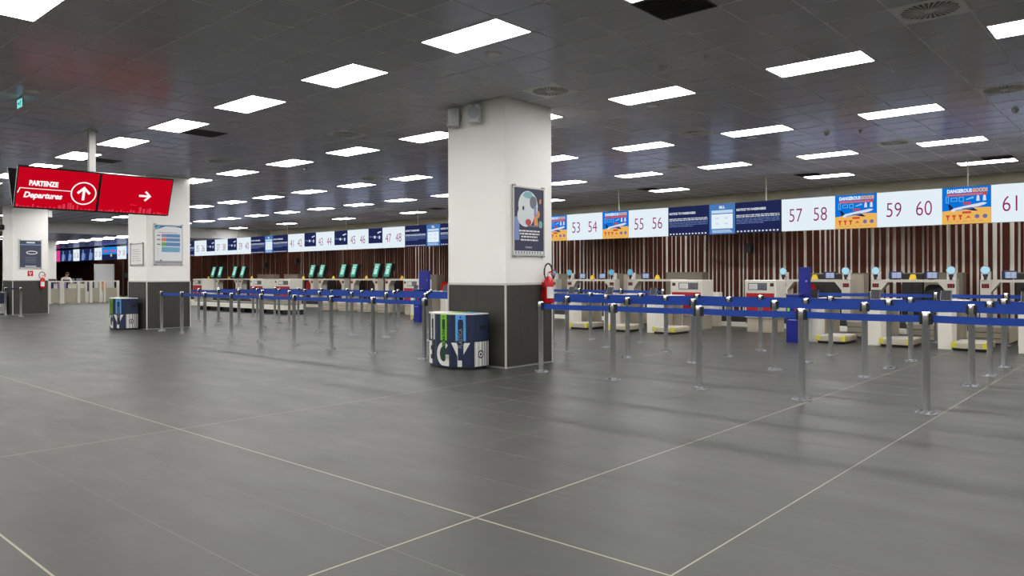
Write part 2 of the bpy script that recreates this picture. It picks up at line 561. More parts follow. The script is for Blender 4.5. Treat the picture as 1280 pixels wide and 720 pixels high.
bulk = MB().box(XBULK - 0.25, XBULK, YFRONT, YBACK, ZLOW - 0.02, ZC + 0.3, m_slab).build('trim_1')
tag(bulk, 'pale grey bulkhead stepping down to the lower far ceiling', 'bulkhead', kind='structure')

# lamps: frame + glowing diffuser, one thing each
def lamp_mesh(w, d):
    fr = MB(); t = 0.028
    for (a, b, c, e) in ((0, w, 0, t), (0, w, d - t, d), (0, t, t, d - t), (w - t, w, t, d - t)):
        fr.box(a, b, c, e, -0.006, 0.02, m_lampframe)
    df = MB().box(t, w - t, t, d - t, -0.002, 0.012, m_lamp)
    return fr.mesh('frame'), df.mesh('diffuser')
LW, LD = 2 * CEIL_SX - 0.01, CEIL_SY - 0.01
fr_me, df_me = lamp_mesh(LW, LD)
ROWTXT = {28: 'nearest the check-in wall', 22: 'second from the check-in wall', 16: 'third from the check-in wall',
          10: 'fourth from the check-in wall', 4: 'fifth from the check-in wall', -2: 'sixth from the check-in wall',
          -8: 'seventh from the check-in wall', -14: 'eighth from the check-in wall'}
byrow = {}
for L in lamps:
    byrow.setdefault(L[0], []).append(L)
for j, LL in byrow.items():
    LL.sort(key=lambda a: -a[2])
    seen = [L for L in LL if in_view(L[2] + 0.6, L[4] + 0.3, ZC, 5)]
    for L in LL:
        if L in seen:
            lab = f'lit ceiling panel, {ORD[seen.index(L)]} from right in the row {ROWTXT[j]}'
            grp = 'lit ceiling panels'
        else:
            lab, grp = f'lit ceiling panel out of the photo, {ORD[LL.index(L)]} in the row {ROWTXT[j]}', 'lit ceiling panels out of the photo'
        t = thing('ceiling_lamp', lab, 'ceiling light', (L[2] + 0.005, L[4] + 0.005, ZC), grp)
        inst('frame', fr_me, t); inst('diffuser', df_me, t)
fr3, df3 = lamp_mesh(0.6, 1.2)
n = 0
for y, xs in ((15.75, [-42.4 - 1.87 * k for k in range(8)]), (11.4, [-47.3, -43.9, -50.7]), (6.0, [-44, -48, -52, -56]), (21.4, [-46, -50, -54, -58, -62]), (1.0, [-46, -52, -58])):
    for x in xs:
        seen = in_view(x, y, ZLOW, 0)
        t = thing('ceiling_lamp', f'small lit panel in the lower far ceiling, {ORD[n % 20]} one' if y > 12 and y < 20 else f'lit panel of the lower far ceiling, {"near" if y > 8 else "side"} line, {ORD[n % 20]} one',
                  'ceiling light', (x, y, ZLOW - 0.012), 'lit panels of the lower far ceiling')
        inst('frame', fr3, t); inst('diffuser', df3, t); n += 1

# swirl outlets
def swirl_parts():
    w, d = CEIL_SX - 0.02, CEIL_SY - 0.02
    pl = MB().box(-w / 2, w / 2, -d / 2, d / 2, -0.004, 0.015, m_vent)
    hole, bl = MB(), MB()
    for k in range(28):
        a = 2 * PI * k / 28
        r0, r1 = 0.075, 0.268 * (1.0 if k % 2 else 0.97)
        def P(r, da, z): return (r * math.cos(a + da), r * math.sin(a + da), z)
        hole.faces([P(r0, -.11, -.0045), P(r0, .03, -.0045), P(r1, .10 + .06, -.0045), P(r1, .01, -.0045)], [(0, 1, 2, 3)], m_black)
        bl.faces([P(r0, .03, -.005), P(r0, .05, -.012), P(r1, .19, -.012), P(r1, .16, -.005)], [(3, 2, 1, 0), (0, 1, 2, 3)], m_vent)
    bl.lathe((0, 0, -0.014), [(0.055, 0.0), (0.055, 0.01)], m_vent, 14)
    return pl.mesh('plate'), hole.mesh('opening'), bl.mesh('blade')
sw = swirl_parts()
for n, (i, j) in enumerate(swirls):
    cx, cy = gx(i) + CEIL_SX / 2, gy(j) + CEIL_SY / 2
    row = {8: 'in the row behind the big column', 15: 'in the middle row', 21: 'in the row nearer the counters'}[j]
    t = thing('swirl_outlet', f'square swirl air outlet {row}, {ORD[[a for a, b in swirls if b == j].index(i)]} from right', 'vent', (cx, cy, ZC), 'swirl air outlets')
    for nm, me in zip(('plate', 'opening', 'blade'), sw):
        inst(nm, me, t)
gr_plate, gr_bar = MB(), MB()
w, d = CEIL_SX - 0.015, CEIL_SY - 0.015
gr_plate.box(-w / 2, w / 2, -d / 2, d / 2, 0.005, 0.02, m_black)
for s in (-1, 1):
    gr_bar.box(s * w / 2 - 0.012, s * w / 2 + 0.012, -d / 2, d / 2, -0.004, 0.006, m_dark)
    gr_bar.box(-w / 2, w / 2, s * d / 2 - 0.012, s * d / 2 + 0.012, -0.0045, 0.006, m_dark)
for k in range(11):
    y = -d / 2 + d * (k + 0.5) / 11
    gr_bar.box(-w / 2, w / 2, y - 0.006, y + 0.006, -0.004, 0.006, m_grille if False else m_vent if k < 0 else m_dark)
gpm, gbm = gr_plate.mesh('backing'), gr_bar.mesh('bar')
for i, j in grilles:
    cx, cy = gx(i) + CEIL_SX / 2, gy(j) + CEIL_SY / 2
    nm = {5: 'in the open floor side of the ceiling', 27: 'in the ceiling above the counters'}[j]
    k = [a for a, b in grilles if b == j]
    t = thing('slotted_grille', f'black slotted return grille {nm}, {ORD[sorted(k).index(i)]} from right', 'vent', (cx, cy, ZC), 'black slotted grilles')
    inst('backing', gpm, t); inst('bar', gbm, t)

# detectors
det = MB().lathe((0, 0, 0), [(0.055, 0.0), (0.055, -0.02), (0.04, -0.03), (0.036, -0.05), (0.02, -0.06)], m_speaker, 14)
dm = det.mesh('smoke_detector')
small = MB().lathe((0, 0, 0), [(0.035, 0.0), (0.035, -0.012), (0.022, -0.02), (0.02, -0.05)], m_speaker, 12).mesh('detector')
flat = MB().lathe((0, 0, 0), [(0.1, 0.0), (0.1, -0.012), (0.06, -0.018)], m_vent, 18).mesh('speaker_disc')
DET = [(-6.26, 6.70, flat, 'flat round ceiling speaker in front of the big column'), (-5.02, 8.61, dm, 'round smoke detector left of two over the queue'),
       (-4.37, 8.56, small, 'small sensor beside a smoke detector over the queue'), (-6.28, 10.47, flat, 'flat round speaker behind the big column'),
       (-6.31, 14.27, flat, 'flat round speaker in the third ceiling bay'), (-5.03, 14.76, dm, 'smoke detector over counters fifty seven and fifty eight'),
       (-4.48, 14.95, small, 'small sensor over counter fifty nine'), (-12.49, 6.64, flat, 'flat round speaker between the columns on the left'),
       (-12.47, 3.51, flat, 'flat round speaker by the hanging exit sign'), (-2.0, 14.8, dm, 'smoke detector near the right edge over the counters'),
       (-16.4, 10.6, dm, 'smoke detector over the left queue'), (-18.2, 9.1, flat, 'flat round speaker over the left queue')]
for x, y, me, lab in DET:
    o = inst('ceiling_detector', me, None, (x, y, ZC + 0.001))
    tag(o, lab, 'detector')

# ------------------------------------------------------------------ walls
wb = MB().box(XLEFT, XRIGHT, YBACK, YBACK + 0.3, 0, ZC + 0.3, m_wall).build('wall_back')
tag(wb, 'warm grey wall behind the check-in counters, lined with walnut slats', 'wall', kind='structure')
MB().box(XLEFT + .5, 8.0, YSLAT, YSLAT + .12, 0.0, 3.32, m_slatback).build('lining', wb)
x = 1.6
slats = []
r = random.Random(21)
while x > -78:
    w = r.choice([0.06, 0.07, 0.085, 0.095, 0.11, 0.15])
    g = r.choice([0.05, 0.058, 0.064, 0.07, 0.10])
    slats.append((x - w, x))
    x -= w + g
more = MB()
n = 0
for a, b in slats:
    vis = cam_px((a + b) / 2, YSLAT, 2.0)
    if n < 290:
        MB().box(a, b, YSLAT - 0.04, YSLAT, 0.0, 3.30, m_slat).build('slat', wb); n += 1
    else:
        more.box(a, b, YSLAT - 0.04, YSLAT, 0.0, 3.30, m_slat)
tag(more.build('slat_field', wb), kind='stuff')
stub = MB().box(-9.08, -8.05, YBACK - 0.14, YBACK, 3.36, ZC + 0.03, m_white).build('wall_stub', wb)
for nm, lab, a in (('wall_left', 'far end wall of the hall', (XLEFT - 0.3, XLEFT, YFRONT, YBACK)),
                   ('wall_right', 'plain wall to the right, out of the photo', (XRIGHT, XRIGHT + 0.3, YFRONT, YBACK)),
                   ('wall_front', 'plain wall behind the camera, out of the photo', (XLEFT, XRIGHT, YFRONT - 0.3, YFRONT))):
    o = MB().box(*a, 0, ZC + 0.3, m_wall).build(nm)
    tag(o, lab, 'wall', kind='structure')

# ------------------------------------------------------------------ columns
def column(name, X, Y, w, d, label):
    t = thing(name, label, 'column', (X, Y, 0))
    t['kind'] = 'structure'
    zt = 1.285
    MB().box(X - w, X, Y, Y + d, zt, ZC + 0.03, m_white).build('shaft', t)
    MB().box(X - w + 0.012, X - 0.012, Y + 0.012, Y + d - 0.012, 0, zt, m_greyprint).build('core', t)
    MB().box(X - w - .004, X + .004, Y - .004, Y + d + .004, 0, .012, m_greyprint).build('base_trim', t)
    e = 0.004
    for k, (a, b) in enumerate(((0.0, 0.60), (0.60, 1.2), (1.2, w))):
        b = min(b, w)
        if b - a < 0.02: continue
        MB().box(X - b + e / 2, X - a - e / 2 - (0.012 if k == 0 else 0), Y - 0.002, Y + 0.012, 0.024, zt - 0.02, m_clad).build('tile', t)
        MB().box(X - b + e / 2, X - a - e / 2, Y + d - 0.012, Y + d + 0.002, 0.024, zt - 0.02, m_clad).build('tile', t)
    ys = [0.0, 0.34, 0.94, d]
    for a, b in zip(ys[:-1], ys[1:]):
        MB().box(X - 0.012, X + 0.002, Y + a + e / 2 + (0.012 if a == 0 else 0), Y + b - e / 2, 0.024, zt - 0.02, m_clad).build('tile', t)
        MB().box(X - w - 0.002, X - w + 0.012, Y + a + e / 2, Y + b - e / 2, 0.024, zt - 0.02, m_clad).build('tile', t)
    for (a, b) in ((X, Y), (X - w, Y), (X, Y + d), (X - w, Y + d)):
        MB().box(a - 0.012, a + 0.012, b - 0.012, b + 0.012, 0, zt - 0.004, m_trim).build('corner_trim', t)
    c = MB()
    for (a0, a1, b0, b1) in ((X - w - .005, X + .005, Y - .005, Y + .01), (X - w - .005, X + .005, Y + d - .01, Y + d + .005), (X - .01, X + .005, Y + .01, Y + d - .01), (X - w - .005, X - w + .01, Y + .01, Y + d - .01)):
        c.box(a0, a1, b0, b1, zt - 0.02, zt + 0.012, m_trim)
    c.build('cap_trim', t)
    return t
C1 = column('column_pillar', -7.61, 8.40, 1.25, 1.12, 'big white column with charcoal tiled base in the middle of the hall')
C2 = column('column_pillar', -20.50, 8.40, 1.20, 1.17, 'white column with tiled base and a large timetable board, second from front')
C3 = column('column_pillar', -32.28, 8.40, 1.25, 1.17, 'farthest white column with a dark poster at the left edge')
C4 = column('column_pillar', -50.0, 13.9, 1.2, 1.35, 'distant white column behind the glass barrier')

# ------------------------------------------------------------------ check-in sign band
SY, SZ0, SZ1 = 20.24, 2.583, 3.462
SH = SZ1 - SZ0
def screen_body(name, x0, x1, label, face, group=None):
    t = thing(name, label, 'sign', (x0, SY, SZ0), group)
    MB().box(x0 + 0.004, x1 - 0.004, SY + 0.004, SY + 0.11, SZ0, SZ1, m_black).build('housing', t)
    MB().rect((x0, SY, SZ0), X_, Z_, 0.002, 0.004, x1 - x0 - 0.002, SH - 0.004, face, 0.0, 0.004).build('screen', t)
    return t

TENS = {2: 'twenty', 3: 'thirty', 4: 'forty', 5: 'fifty', 6: 'sixty'}
ONES = ['', ' one', ' two', ' three', ' four', ' five', ' six', ' seven', ' eight', ' nine']
def words(n): return TENS[n // 10] + ONES[n % 10]
def number_sign(x0, x1, a, b, extra=None):
    t = screen_body('number_sign', x0, x1, f'white lit sign panel numbered {words(a)} and {words(b)}', e_white)
    w = x1 - x0
    if a:
        for s, f in ((str(a), 0.27), (str(b), 0.73)):
            text('numeral', s, (x0 + w * f, SY, SZ0 + SH * 0.46), X_, Z_, 0.52, e_num, t, xs=0.74, lift=0.004, bold=-0.004)
    return t

def wave(x0, w, base, amp):
    return [(w * k / 12, base + amp * math.sin(k / 12 * 2.6 - 0.4)) for k in range(13)]

def danger_sign(x0, x1, lab):
    t = screen_body('dangerous_goods_sign', x0, x1, lab, e_blue)
    w, o = x1 - x0, (x0, SY, SZ0)
    g = MB()
    g.plate(o, X_, Z_, [(0.002, 0.004), (w - 0.002, 0.004)] + [(min(max(a, 0.002), w - 0.002), b) for a, b in reversed(wave(x0, w, 0.33, 0.05))], e_sand, 0.001)
    g.build('sand_field', t)
    g = MB()
    # airliner: fuselage, tail, wing, engine
    g.plate(o, X_, Z_, [(w * .16, .32), (w * .24, .30), (w * .60, .35), (w * .88, .44), (w * .92, .475), (w * .84, .49), (w * .5, .43), (w * .22, .375)], e_text, 0.003)
    g.plate(o, X_, Z_, [(w * .16, .32), (w * .24, .375), (w * .17, .47), (w * .12, .47)], e_navy, 0.0035)
    g.plate(o, X_, Z_, [(w * .40, .36), (w * .62, .39), (w * .74, .30), (w * .66, .30)], e_navy, 0.004)
    g.plate(o, X_, Z_, [(w * .26, .31), (w * .60, .35), (w * .80, .41), (w * .60, .375), (w * .30, .335)], e_body, 0.0042)
    g.build('airliner_print', t)
    g = MB()
    g.rect(o, X_, Z_, w * .10, SH - .215, w * .92, SH - .155, e_red, 0.002)
    g.rect(o, X_, Z_, w * .44, .46, w * .60, .51, e_red, 0.005)
    g.rect(o, X_, Z_, w * .42, .245, w * .60, .295, e_red, 0.005)
    for k, f in enumerate((.12, .25, .38)):
        g.plate(o, X_, Z_, [(w * f - .05, .22), (w * f + .05, .22), (w * f + .015, .16), (w * f + .015, .10), (w * f - .015, .10), (w * f - .015, .16)], e_red, 0.003)
    g.plate(o, X_, Z_, [(w * .48, .12), (w * .54, .2), (w * .60, .13), (w * .54, .15)], e_red, 0.003)
    g.build('red_print', t)
    g = MB()
    for f, hw, hh in ((.11, .03, .075), (.25, .065, .045), (.40, .05, .055)):
        for (a0, a1, b0, b1) in ((-hw, hw, hh - .012, hh), (-hw, hw, -hh, -hh + .012), (-hw, -hw + .012, -hh, hh), (hw - .012, hw, -hh, hh)):
            g.rect(o, X_, Z_, w * f + a0, .585 + b0, w * f + a1, .585 + b1, e_icon, 0.003)
    g.plate(o, X_, Z_, [(w * .50, .56), (w * .66, .60), (w * .64, .64), (w * .50, .585)], e_icon, 0.003)
    for f in (.74, .87):
        g.plate(o, X_, Z_, [(w * f - .035, .53), (w * f + .035, .53), (w * f + .025, .64), (w * f, .67), (w * f - .025, .64)], e_text, 0.003)
    g.rect(o, X_, Z_, w * .12, .685, w * .84, .697, e_icon, 0.002)
    g.build('icon_print', t)
    g = MB()
    for f in (.72, .88):
        g.disc(o, X_, Z_, w * f, .17, .05, e_mid, 0.003, 0, 14)
        g.disc(o, X_, Z_, w * f - .01, .17, .022, e_red, 0.004, 0, 10)
    for k in range(5):
        g.rect(o, X_, Z_, w * (.1 + .16 * k), .065, w * (.2 + .16 * k), .073, e_body, 0.003)
    g.build('round_symbol_print', t)
    text('heading', 'DANGEROUS', (x0 + w * .36, SY, SZ0 + SH - .10), X_, Z_, .115, e_white, t, xs=w / 1.35, bold=0.006, lift=0.004)
    text('heading', 'GOODS', (x0 + w * .78, SY, SZ0 + SH - .10), X_, Z_, .115, e_sand, t, xs=w / 1.35, bold=0.006, lift=0.004)
    return t

def notice_sign(x0, x1, lab):
    t = screen_body('notice_sign', x0, x1, lab, e_navy)
    w, o = x1 - x0, (x0, SY, SZ0)
    text('heading', 'NOTICE TO PASSENGERS', (x0 + 0.04, SY, SZ0 + SH * .76), X_, Z_, .088, e_text, t, align='LEFT', xs=w / 1.55, bold=0.004)
    g, r = MB(), random.Random(int(-x0 * 10))
    for row, (z, m) in enumerate(((.50, e_text), (.455, e_text), (.405, e_body), (.36, e_body), (.315, e_body), (.27, e_body))):
        a = 0.04
        end = w - 0.05 if row < 5 else w * 0.62
        while a < end:
            b = min(a + r.uniform(.04, .15), end)
            g.rect(o, X_, Z_, a, z, b, z + .022, m, 0.002)
            a = b + 0.018
    g.build('body_text', t)
    g = MB()
    k = 0.06
    while k < w - 0.1:
        g.rect(o, X_, Z_, k, .035, k + .05, .075, e_text, 0.002); k += 0.105
    g.build('icon_row', t)
    return t

def list_sign(x0, x1, lab):
    t = screen_body('list_sign', x0, x1, lab, e_mid)
    w, o = x1 - x0, (x0, SY, SZ0)
    g = MB()
    g.rect(o, X_, Z_, w * .09, SH * .18, w * .91, SH * .66, e_white, 0.002)
    g.rect(o, X_, Z_, w * .09, SH * .69, w * .91, SH * .79, e_pale, 0.002)
    for k in range(3):
        g.rect(o, X_, Z_, w * .11, SH * (.05 + .035 * k), w * (.9 - .04 * k), SH * (.07 + .035 * k), e_pale, 0.002)
    g.build('page_print', t)
    g = MB()
    for a in (.25, .6):
        for b in (.32, .5):
            g.rect(o, X_, Z_, w * a, SH * b, w * (a + .12), SH * (b + .05), e_pale, 0.003)
    g.build('entry_print', t)
    text('heading', 'BILL', (x0 + w * .5, SY, SZ0 + SH * .88), X_, Z_, .1, e_text, t, bold=0.006)
    return t

def airline_sign(x0, x1, lab):
    """Dark blue square shorter than its neighbours, with a white strip under it."""
    t = screen_body('airline_sign', x0, x1, lab, e_navy)
    w, o = x1 - x0, (x0, SY, SZ0)
    MB().rect(o, X_, Z_, 0.002, 0.004, w - 0.002, SH * .26, e_white, 0.001).build('white_strip', t)
    g = MB()
    g.plate(o, X_, Z_, [(w * .62, SH * .78), (w * .86, SH * .84), (w * .92, SH * .80), (w * .7, SH * .72)], e_text, 0.002)
    g.plate(o, X_, Z_, [(w * .7, SH * .74), (w * .8, SH * .78), (w * .76, SH * .7)], e_body, 0.003)
    for k in range(5):
        g.rect(o, X_, Z_, w * (.08 + .17 * k), SH * (.55 - .01 * k), w * (.2 + .17 * k), SH * (.62 - .01 * k), e_body, 0.002)
    g.rect(o, X_, Z_, w * .4, SH * .50, w * .52, SH * .62, e_text, 0.0025)
    g.rect(o, X_, Z_, w * .75, SH * .46, w * .82, SH * .62, e_text, 0.0025)
    g.build('logo_print', t)
    return t

number_sign(-3.21 + 1.02, -3.21 + 2.48, 63, 64) if False else None
number_sign(-3.21, -1.75, 61, 62)
danger_sign(-4.21, -3.21, 'blue and sand dangerous goods sign between panels sixty and sixty one')
number_sign(-5.67, -4.21, 59, 60)
danger_sign(-6.69, -5.67, 'blue and sand dangerous goods sign between panels fifty eight and fifty nine')
number_sign(-8.11, -6.69, 57, 58)
notice_sign(-9.46, -8.11, 'navy notice to passengers sign next to panel fifty seven')
list_sign(-10.26, -9.46, 'steel blue sign with white page between two notices, right of the big column')
notice_sign(-11.62, -10.26, 'navy notice to passengers sign next to panel fifty six')
number_sign(-13.04, -11.62, 55, 56)
danger_sign(-14.05, -13.04, 'blue and sand dangerous goods sign between panels fifty four and fifty five')
number_sign(-15.51, -14.05, 53, 54)
danger_sign(-16.51, -15.51, 'blue and sand dangerous goods sign half behind the big column')
number_sign(-18.0, -16.51, 51, 52)
airline_sign(-19.0, -18.0, 'navy airline sign hidden behind the big column')
number_sign(-20.45, -19.0, 49, 50)
notice_sign(-21.83, -20.45, 'navy notice sign cut off by the left edge of the big column')
list_sign(-22.63, -21.83, 'steel blue page sign just left of the big column')
notice_sign(-23.97, -22.63, 'navy notice sign next to panel forty eight')
number_sign(-25.44, -23.97, 47, 48)
airline_sign(-26.41, -25.44, 'navy airline square between panels forty six and forty seven')
number_sign(-27.93, -26.41, 45, 46)
airline_sign(-28.94, -27.93, 'navy airline square between panels forty four and forty five')
number_sign(-30.41, -28.94, 43, 44)
airline_sign(-31.39, -30.41, 'navy airline square between panels forty two and forty three')
number_sign(-32.83, -31.39, 41, 42)
notice_sign(-34.23, -32.83, 'navy notice sign next to panel forty one')
list_sign(-35.0, -34.23, 'steel blue page sign between the notices next to panels forty and forty one')
notice_sign(-36.4, -35.0, 'navy notice sign next to panel forty')
number_sign(-37.86, -36.4, 39, 40)
airline_sign(-38.87, -37.86, 'navy airline square between panels thirty eight and thirty nine')
number_sign(-40.32, -38.87, 37, 38)
airline_sign(-41.31, -40.32, 'navy airline square between panels thirty six and thirty seven')
number_sign(-42.78, -41.31, 35, 36)
notice_sign(-44.1, -42.78, 'navy notice sign at the edge of the second column, next to panel thirty five')
# the far run of screens seen between the two left columns
def figure_sign(x0, x1, lab):
    t = screen_body('advert_screen', x0, x1, lab, e_navy)
    w, o = x1 - x0, (x0, SY, SZ0)
    g = MB()
    for k in range(max(1, int(w / 1.3))):
        c = w * (k + 0.5) / max(1, int(w / 1.3))
        g.disc(o, X_, Z_, c, SH * .82, .11, e_figure, 0.002, 0, 12)
        g.plate(o, X_, Z_, [(c - .34, SH * .04), (c + .2, SH * .04), (c + .34, SH * .5), (c + .16, SH * .68), (c - .18, SH * .68), (c - .28, SH * .4)], e_figure, 0.002)
        g.plate(o, X_, Z_, [(c + .36, SH * .1), (c + .46, SH * .1), (c + .5, SH * .6), (c + .4, SH * .6)], e_mid, 0.002)
    g.build('figure_print', t)
    return t
def sky_sign(x0, x1, lab):
    t = screen_body('advert_screen', x0, x1, lab, e_sky)
    w, o = x1 - x0, (x0, SY, SZ0)
    g = MB()
    g.rect(o, X_, Z_, 0.002, 0.004, w - .002, SH * .42, e_navy, 0.001)
    g.rect(o, X_, Z_, w * .1, SH * .62, w * .4, SH * .76, e_pink, 0.002)
    g.rect(o, X_, Z_, w * .55, SH * .62, w * .9, SH * .76, e_pink, 0.002)
    g.disc(o, X_, Z_, w * .62, SH * .34, .16, e_sand, 0.002, 0, 12, .1)
    g.build('band_print', t)
    return t
t = screen_body('advert_screen', -66.6, -65.49, 'pink advert screen end at the distant white column', e_pink)
figure_sign(-65.49, -62.59, 'dark blue figure advert screen nearest the distant white column')
t = number_sign(-62.59, -59.87 - 1.4, 25, 26)
figure_sign(-61.27, -58.31, 'dark blue figure advert screen between two white panels, far left')
t = number_sign(-58.31, -55.71 - 1.2, 27, 28)
sky_sign(-56.91, -54.16, 'sky blue advert screen above the white partition, far left')
t = number_sign(-54.16, -52.6, 29, 30)
sky_sign(-52.6, -51.2, 'sky blue advert screen beside panel thirty, at the second column')
figure_sign(-51.2, -48.4, 'dark figure advert screen behind the second column')
# hangers that carry the band
hg = MB()
for k in range(13):
    xx = -3.7 - k * 4.9
    z1 = ZC if xx > XBULK + 1 else ZLOW
    if XBULK - 1 < xx < XBULK + 1: continue
    hg = MB()
    hg.box(xx - 0.012, xx + 0.012, SY + 0.12, SY + 0.145, SZ0 + 0.2, z1 + 0.01, m_wall)
    hg.box(xx - 0.05, xx + 0.05, SY + 0.111, SY + 0.125, SZ0 + 0.2, SZ1 - 0.05, m_dark)
    o = hg.build('sign_hanger')
    tag(o, f'thin pale hanger rod above the lit sign band, {ORD[k]} from right', 'bracket', 'hangers of the sign band')

# ------------------------------------------------------------------ queue posts and belts
POST_H = 1.035
pm = MB().lathe((0, 0, 0), [(0.038, 0.008), (0.038, 0.90), (0.041, 0.902), (0.041, POST_H - 0.012), (0.036, POST_H - 0.002), (0.01, POST_H)], m_steel, 18).mesh('pole')
bs = MB().lathe((0, 0, 0), [(0.108, 0.0), (0.108, 0.008), (0.10, 0.013), (0.046, 0.015), (0.043, 0.03)], m_chrome, 22).mesh('base_flange')
bo = MB()
for k in range(6):
    a = PI / 6 + k * PI / 3
    bo.lathe((0.078 * math.cos(a), 0.078 * math.sin(a), 0.013), [(0.016, 0), (0.016, 0.008), (0.01, 0.018), (0.002, 0.021)], m_chrome, 8)
bo = bo.mesh('bolt')
ca = MB()
for s in (-1, 1):
    ca.bbox(s * 0.04 - 0.018, s * 0.04 + 0.018, -0.03, 0.03, 0.905, 1.02, m_black, 0.006)
ca = ca.mesh('cassette')
post_n = 0
def belt_post(x, y, nx, label, grp):
    t = thing('belt_post', label, 'queue post', (x, y, 0), grp)
    inst('pole', pm, t); inst('base_flange', bs, t); inst('bolt', bo, t)['kind'] = 'stuff'; inst('cassette', ca, t)
    if nx is not None:
        L = nx - x
        b = MB()
        N, zb0, zb1, th = 10, 0.925, 0.998, 0.0015
        vs, fs = [], []
        for k in range(N + 1):
            f = k / N
            sag = -0.006 * 4 * f * (1 - f)
            xx = x - 0.06 + (L + 0.12) * f
            vs += [(xx, y - th, zb0 + sag), (xx, y - th, zb1 + sag), (xx, y + th, zb1 + sag), (xx, y + th, zb0 + sag)]
        for k in range(N):
            a, c = 4 * k, 4 * k + 4
            for q in range(4):
                q2 = (q + 1) % 4
                fs.append((a + q, c + q, c + q2, a + q2))
        fs += [(0, 1, 2, 3), (4 * N + 3, 4 * N + 2, 4 * N + 1, 4 * N)]
        b.faces(vs, fs, m_belt)
        b.build('belt', t)
    return t
QROWS = [
 ('the front row', 8.47, [-0.64, -1.91, -3.17, -4.44, -5.71, -6.98], [-9.53, -10.93, -12.22, -13.52, -14.82, -16.11, -17.38, -18.6, -19.76]),
 ('the second row', 10.88, [-0.67, -1.94, -3.21, -4.47, -5.8, -7.04, -8.34, -9.62, -10.9, -12.2, -13.55, -14.85, -16.2, -17.6, -18.95, -20.24, -21.46, -22.73, -24.0], []),
 ('the third row', 12.11, [-0.67, -1.94, -3.23, -4.46, -5.78, -7.01, -8.32, -9.66, -10.93, -12.2, -13.48, -14.77, -16.1, -17.45, -18.78, -20.15, -21.4, -22.56, -23.9], []),
 ('the fourth row', 13.37, [-0.68, -1.96, -3.24, -4.5, -5.76, -7.04, -8.33, -9.61, -10.9, -12.2, -13.5, -14.8, -16.13, -17.28, -18.5, -19.8, -21.1, -22.5, -23.9], []),
]
for nm, y, a, b in QROWS:
    for lst, side in ((a, 'right of the big column' if b else ''), (b, 'left of the big column')):
        for k, x in enumerate(lst):
            nx = lst[k + 1] if k + 1 < len(lst) else None
            if nx is None and side == 'right of the big column':
                nx = None
            vis = in_view(x, y, 0.5, 0)
            if side:
                lab = f'steel queue post in {nm} {side}, {ORD[k]} from right'
            else:
                lab = f'steel queue post with blue belt in {nm} of the queue, {ORD[k]} from right'
            belt_post(x, y, nx, lab, 'steel queue posts with blue belts')
# last belt runs on behind the second column
for k, (xs, y) in enumerate((([-1.3, -2.5, -3.72, -4.96, -6.24], 17.30), ([-10.1, -11.4, -12.81, -14.2, -15.5, -16.9], 17.30))):
    for q, x in enumerate(xs):
        belt_post(x, y, xs[q + 1] if q + 1 < len(xs) else None,
                  f'steel queue post among the desks of the {"right" if k == 0 else "middle"} block, {ORD[q]} from right', 'steel queue posts with blue belts')
for x, y, lab in ((-32.0, 8.1, 'short navy topped queue post at the farthest column, left one'), (-30.87, 8.28, 'steel queue post at the farthest column, right one')):
    t = belt_post(x, y, None, lab, 'steel queue posts with blue belts')
MB().box(-32.0, -30.9, 8.15, 8.2, 0.96, 1.02, m_beltedge).build('belt', t)

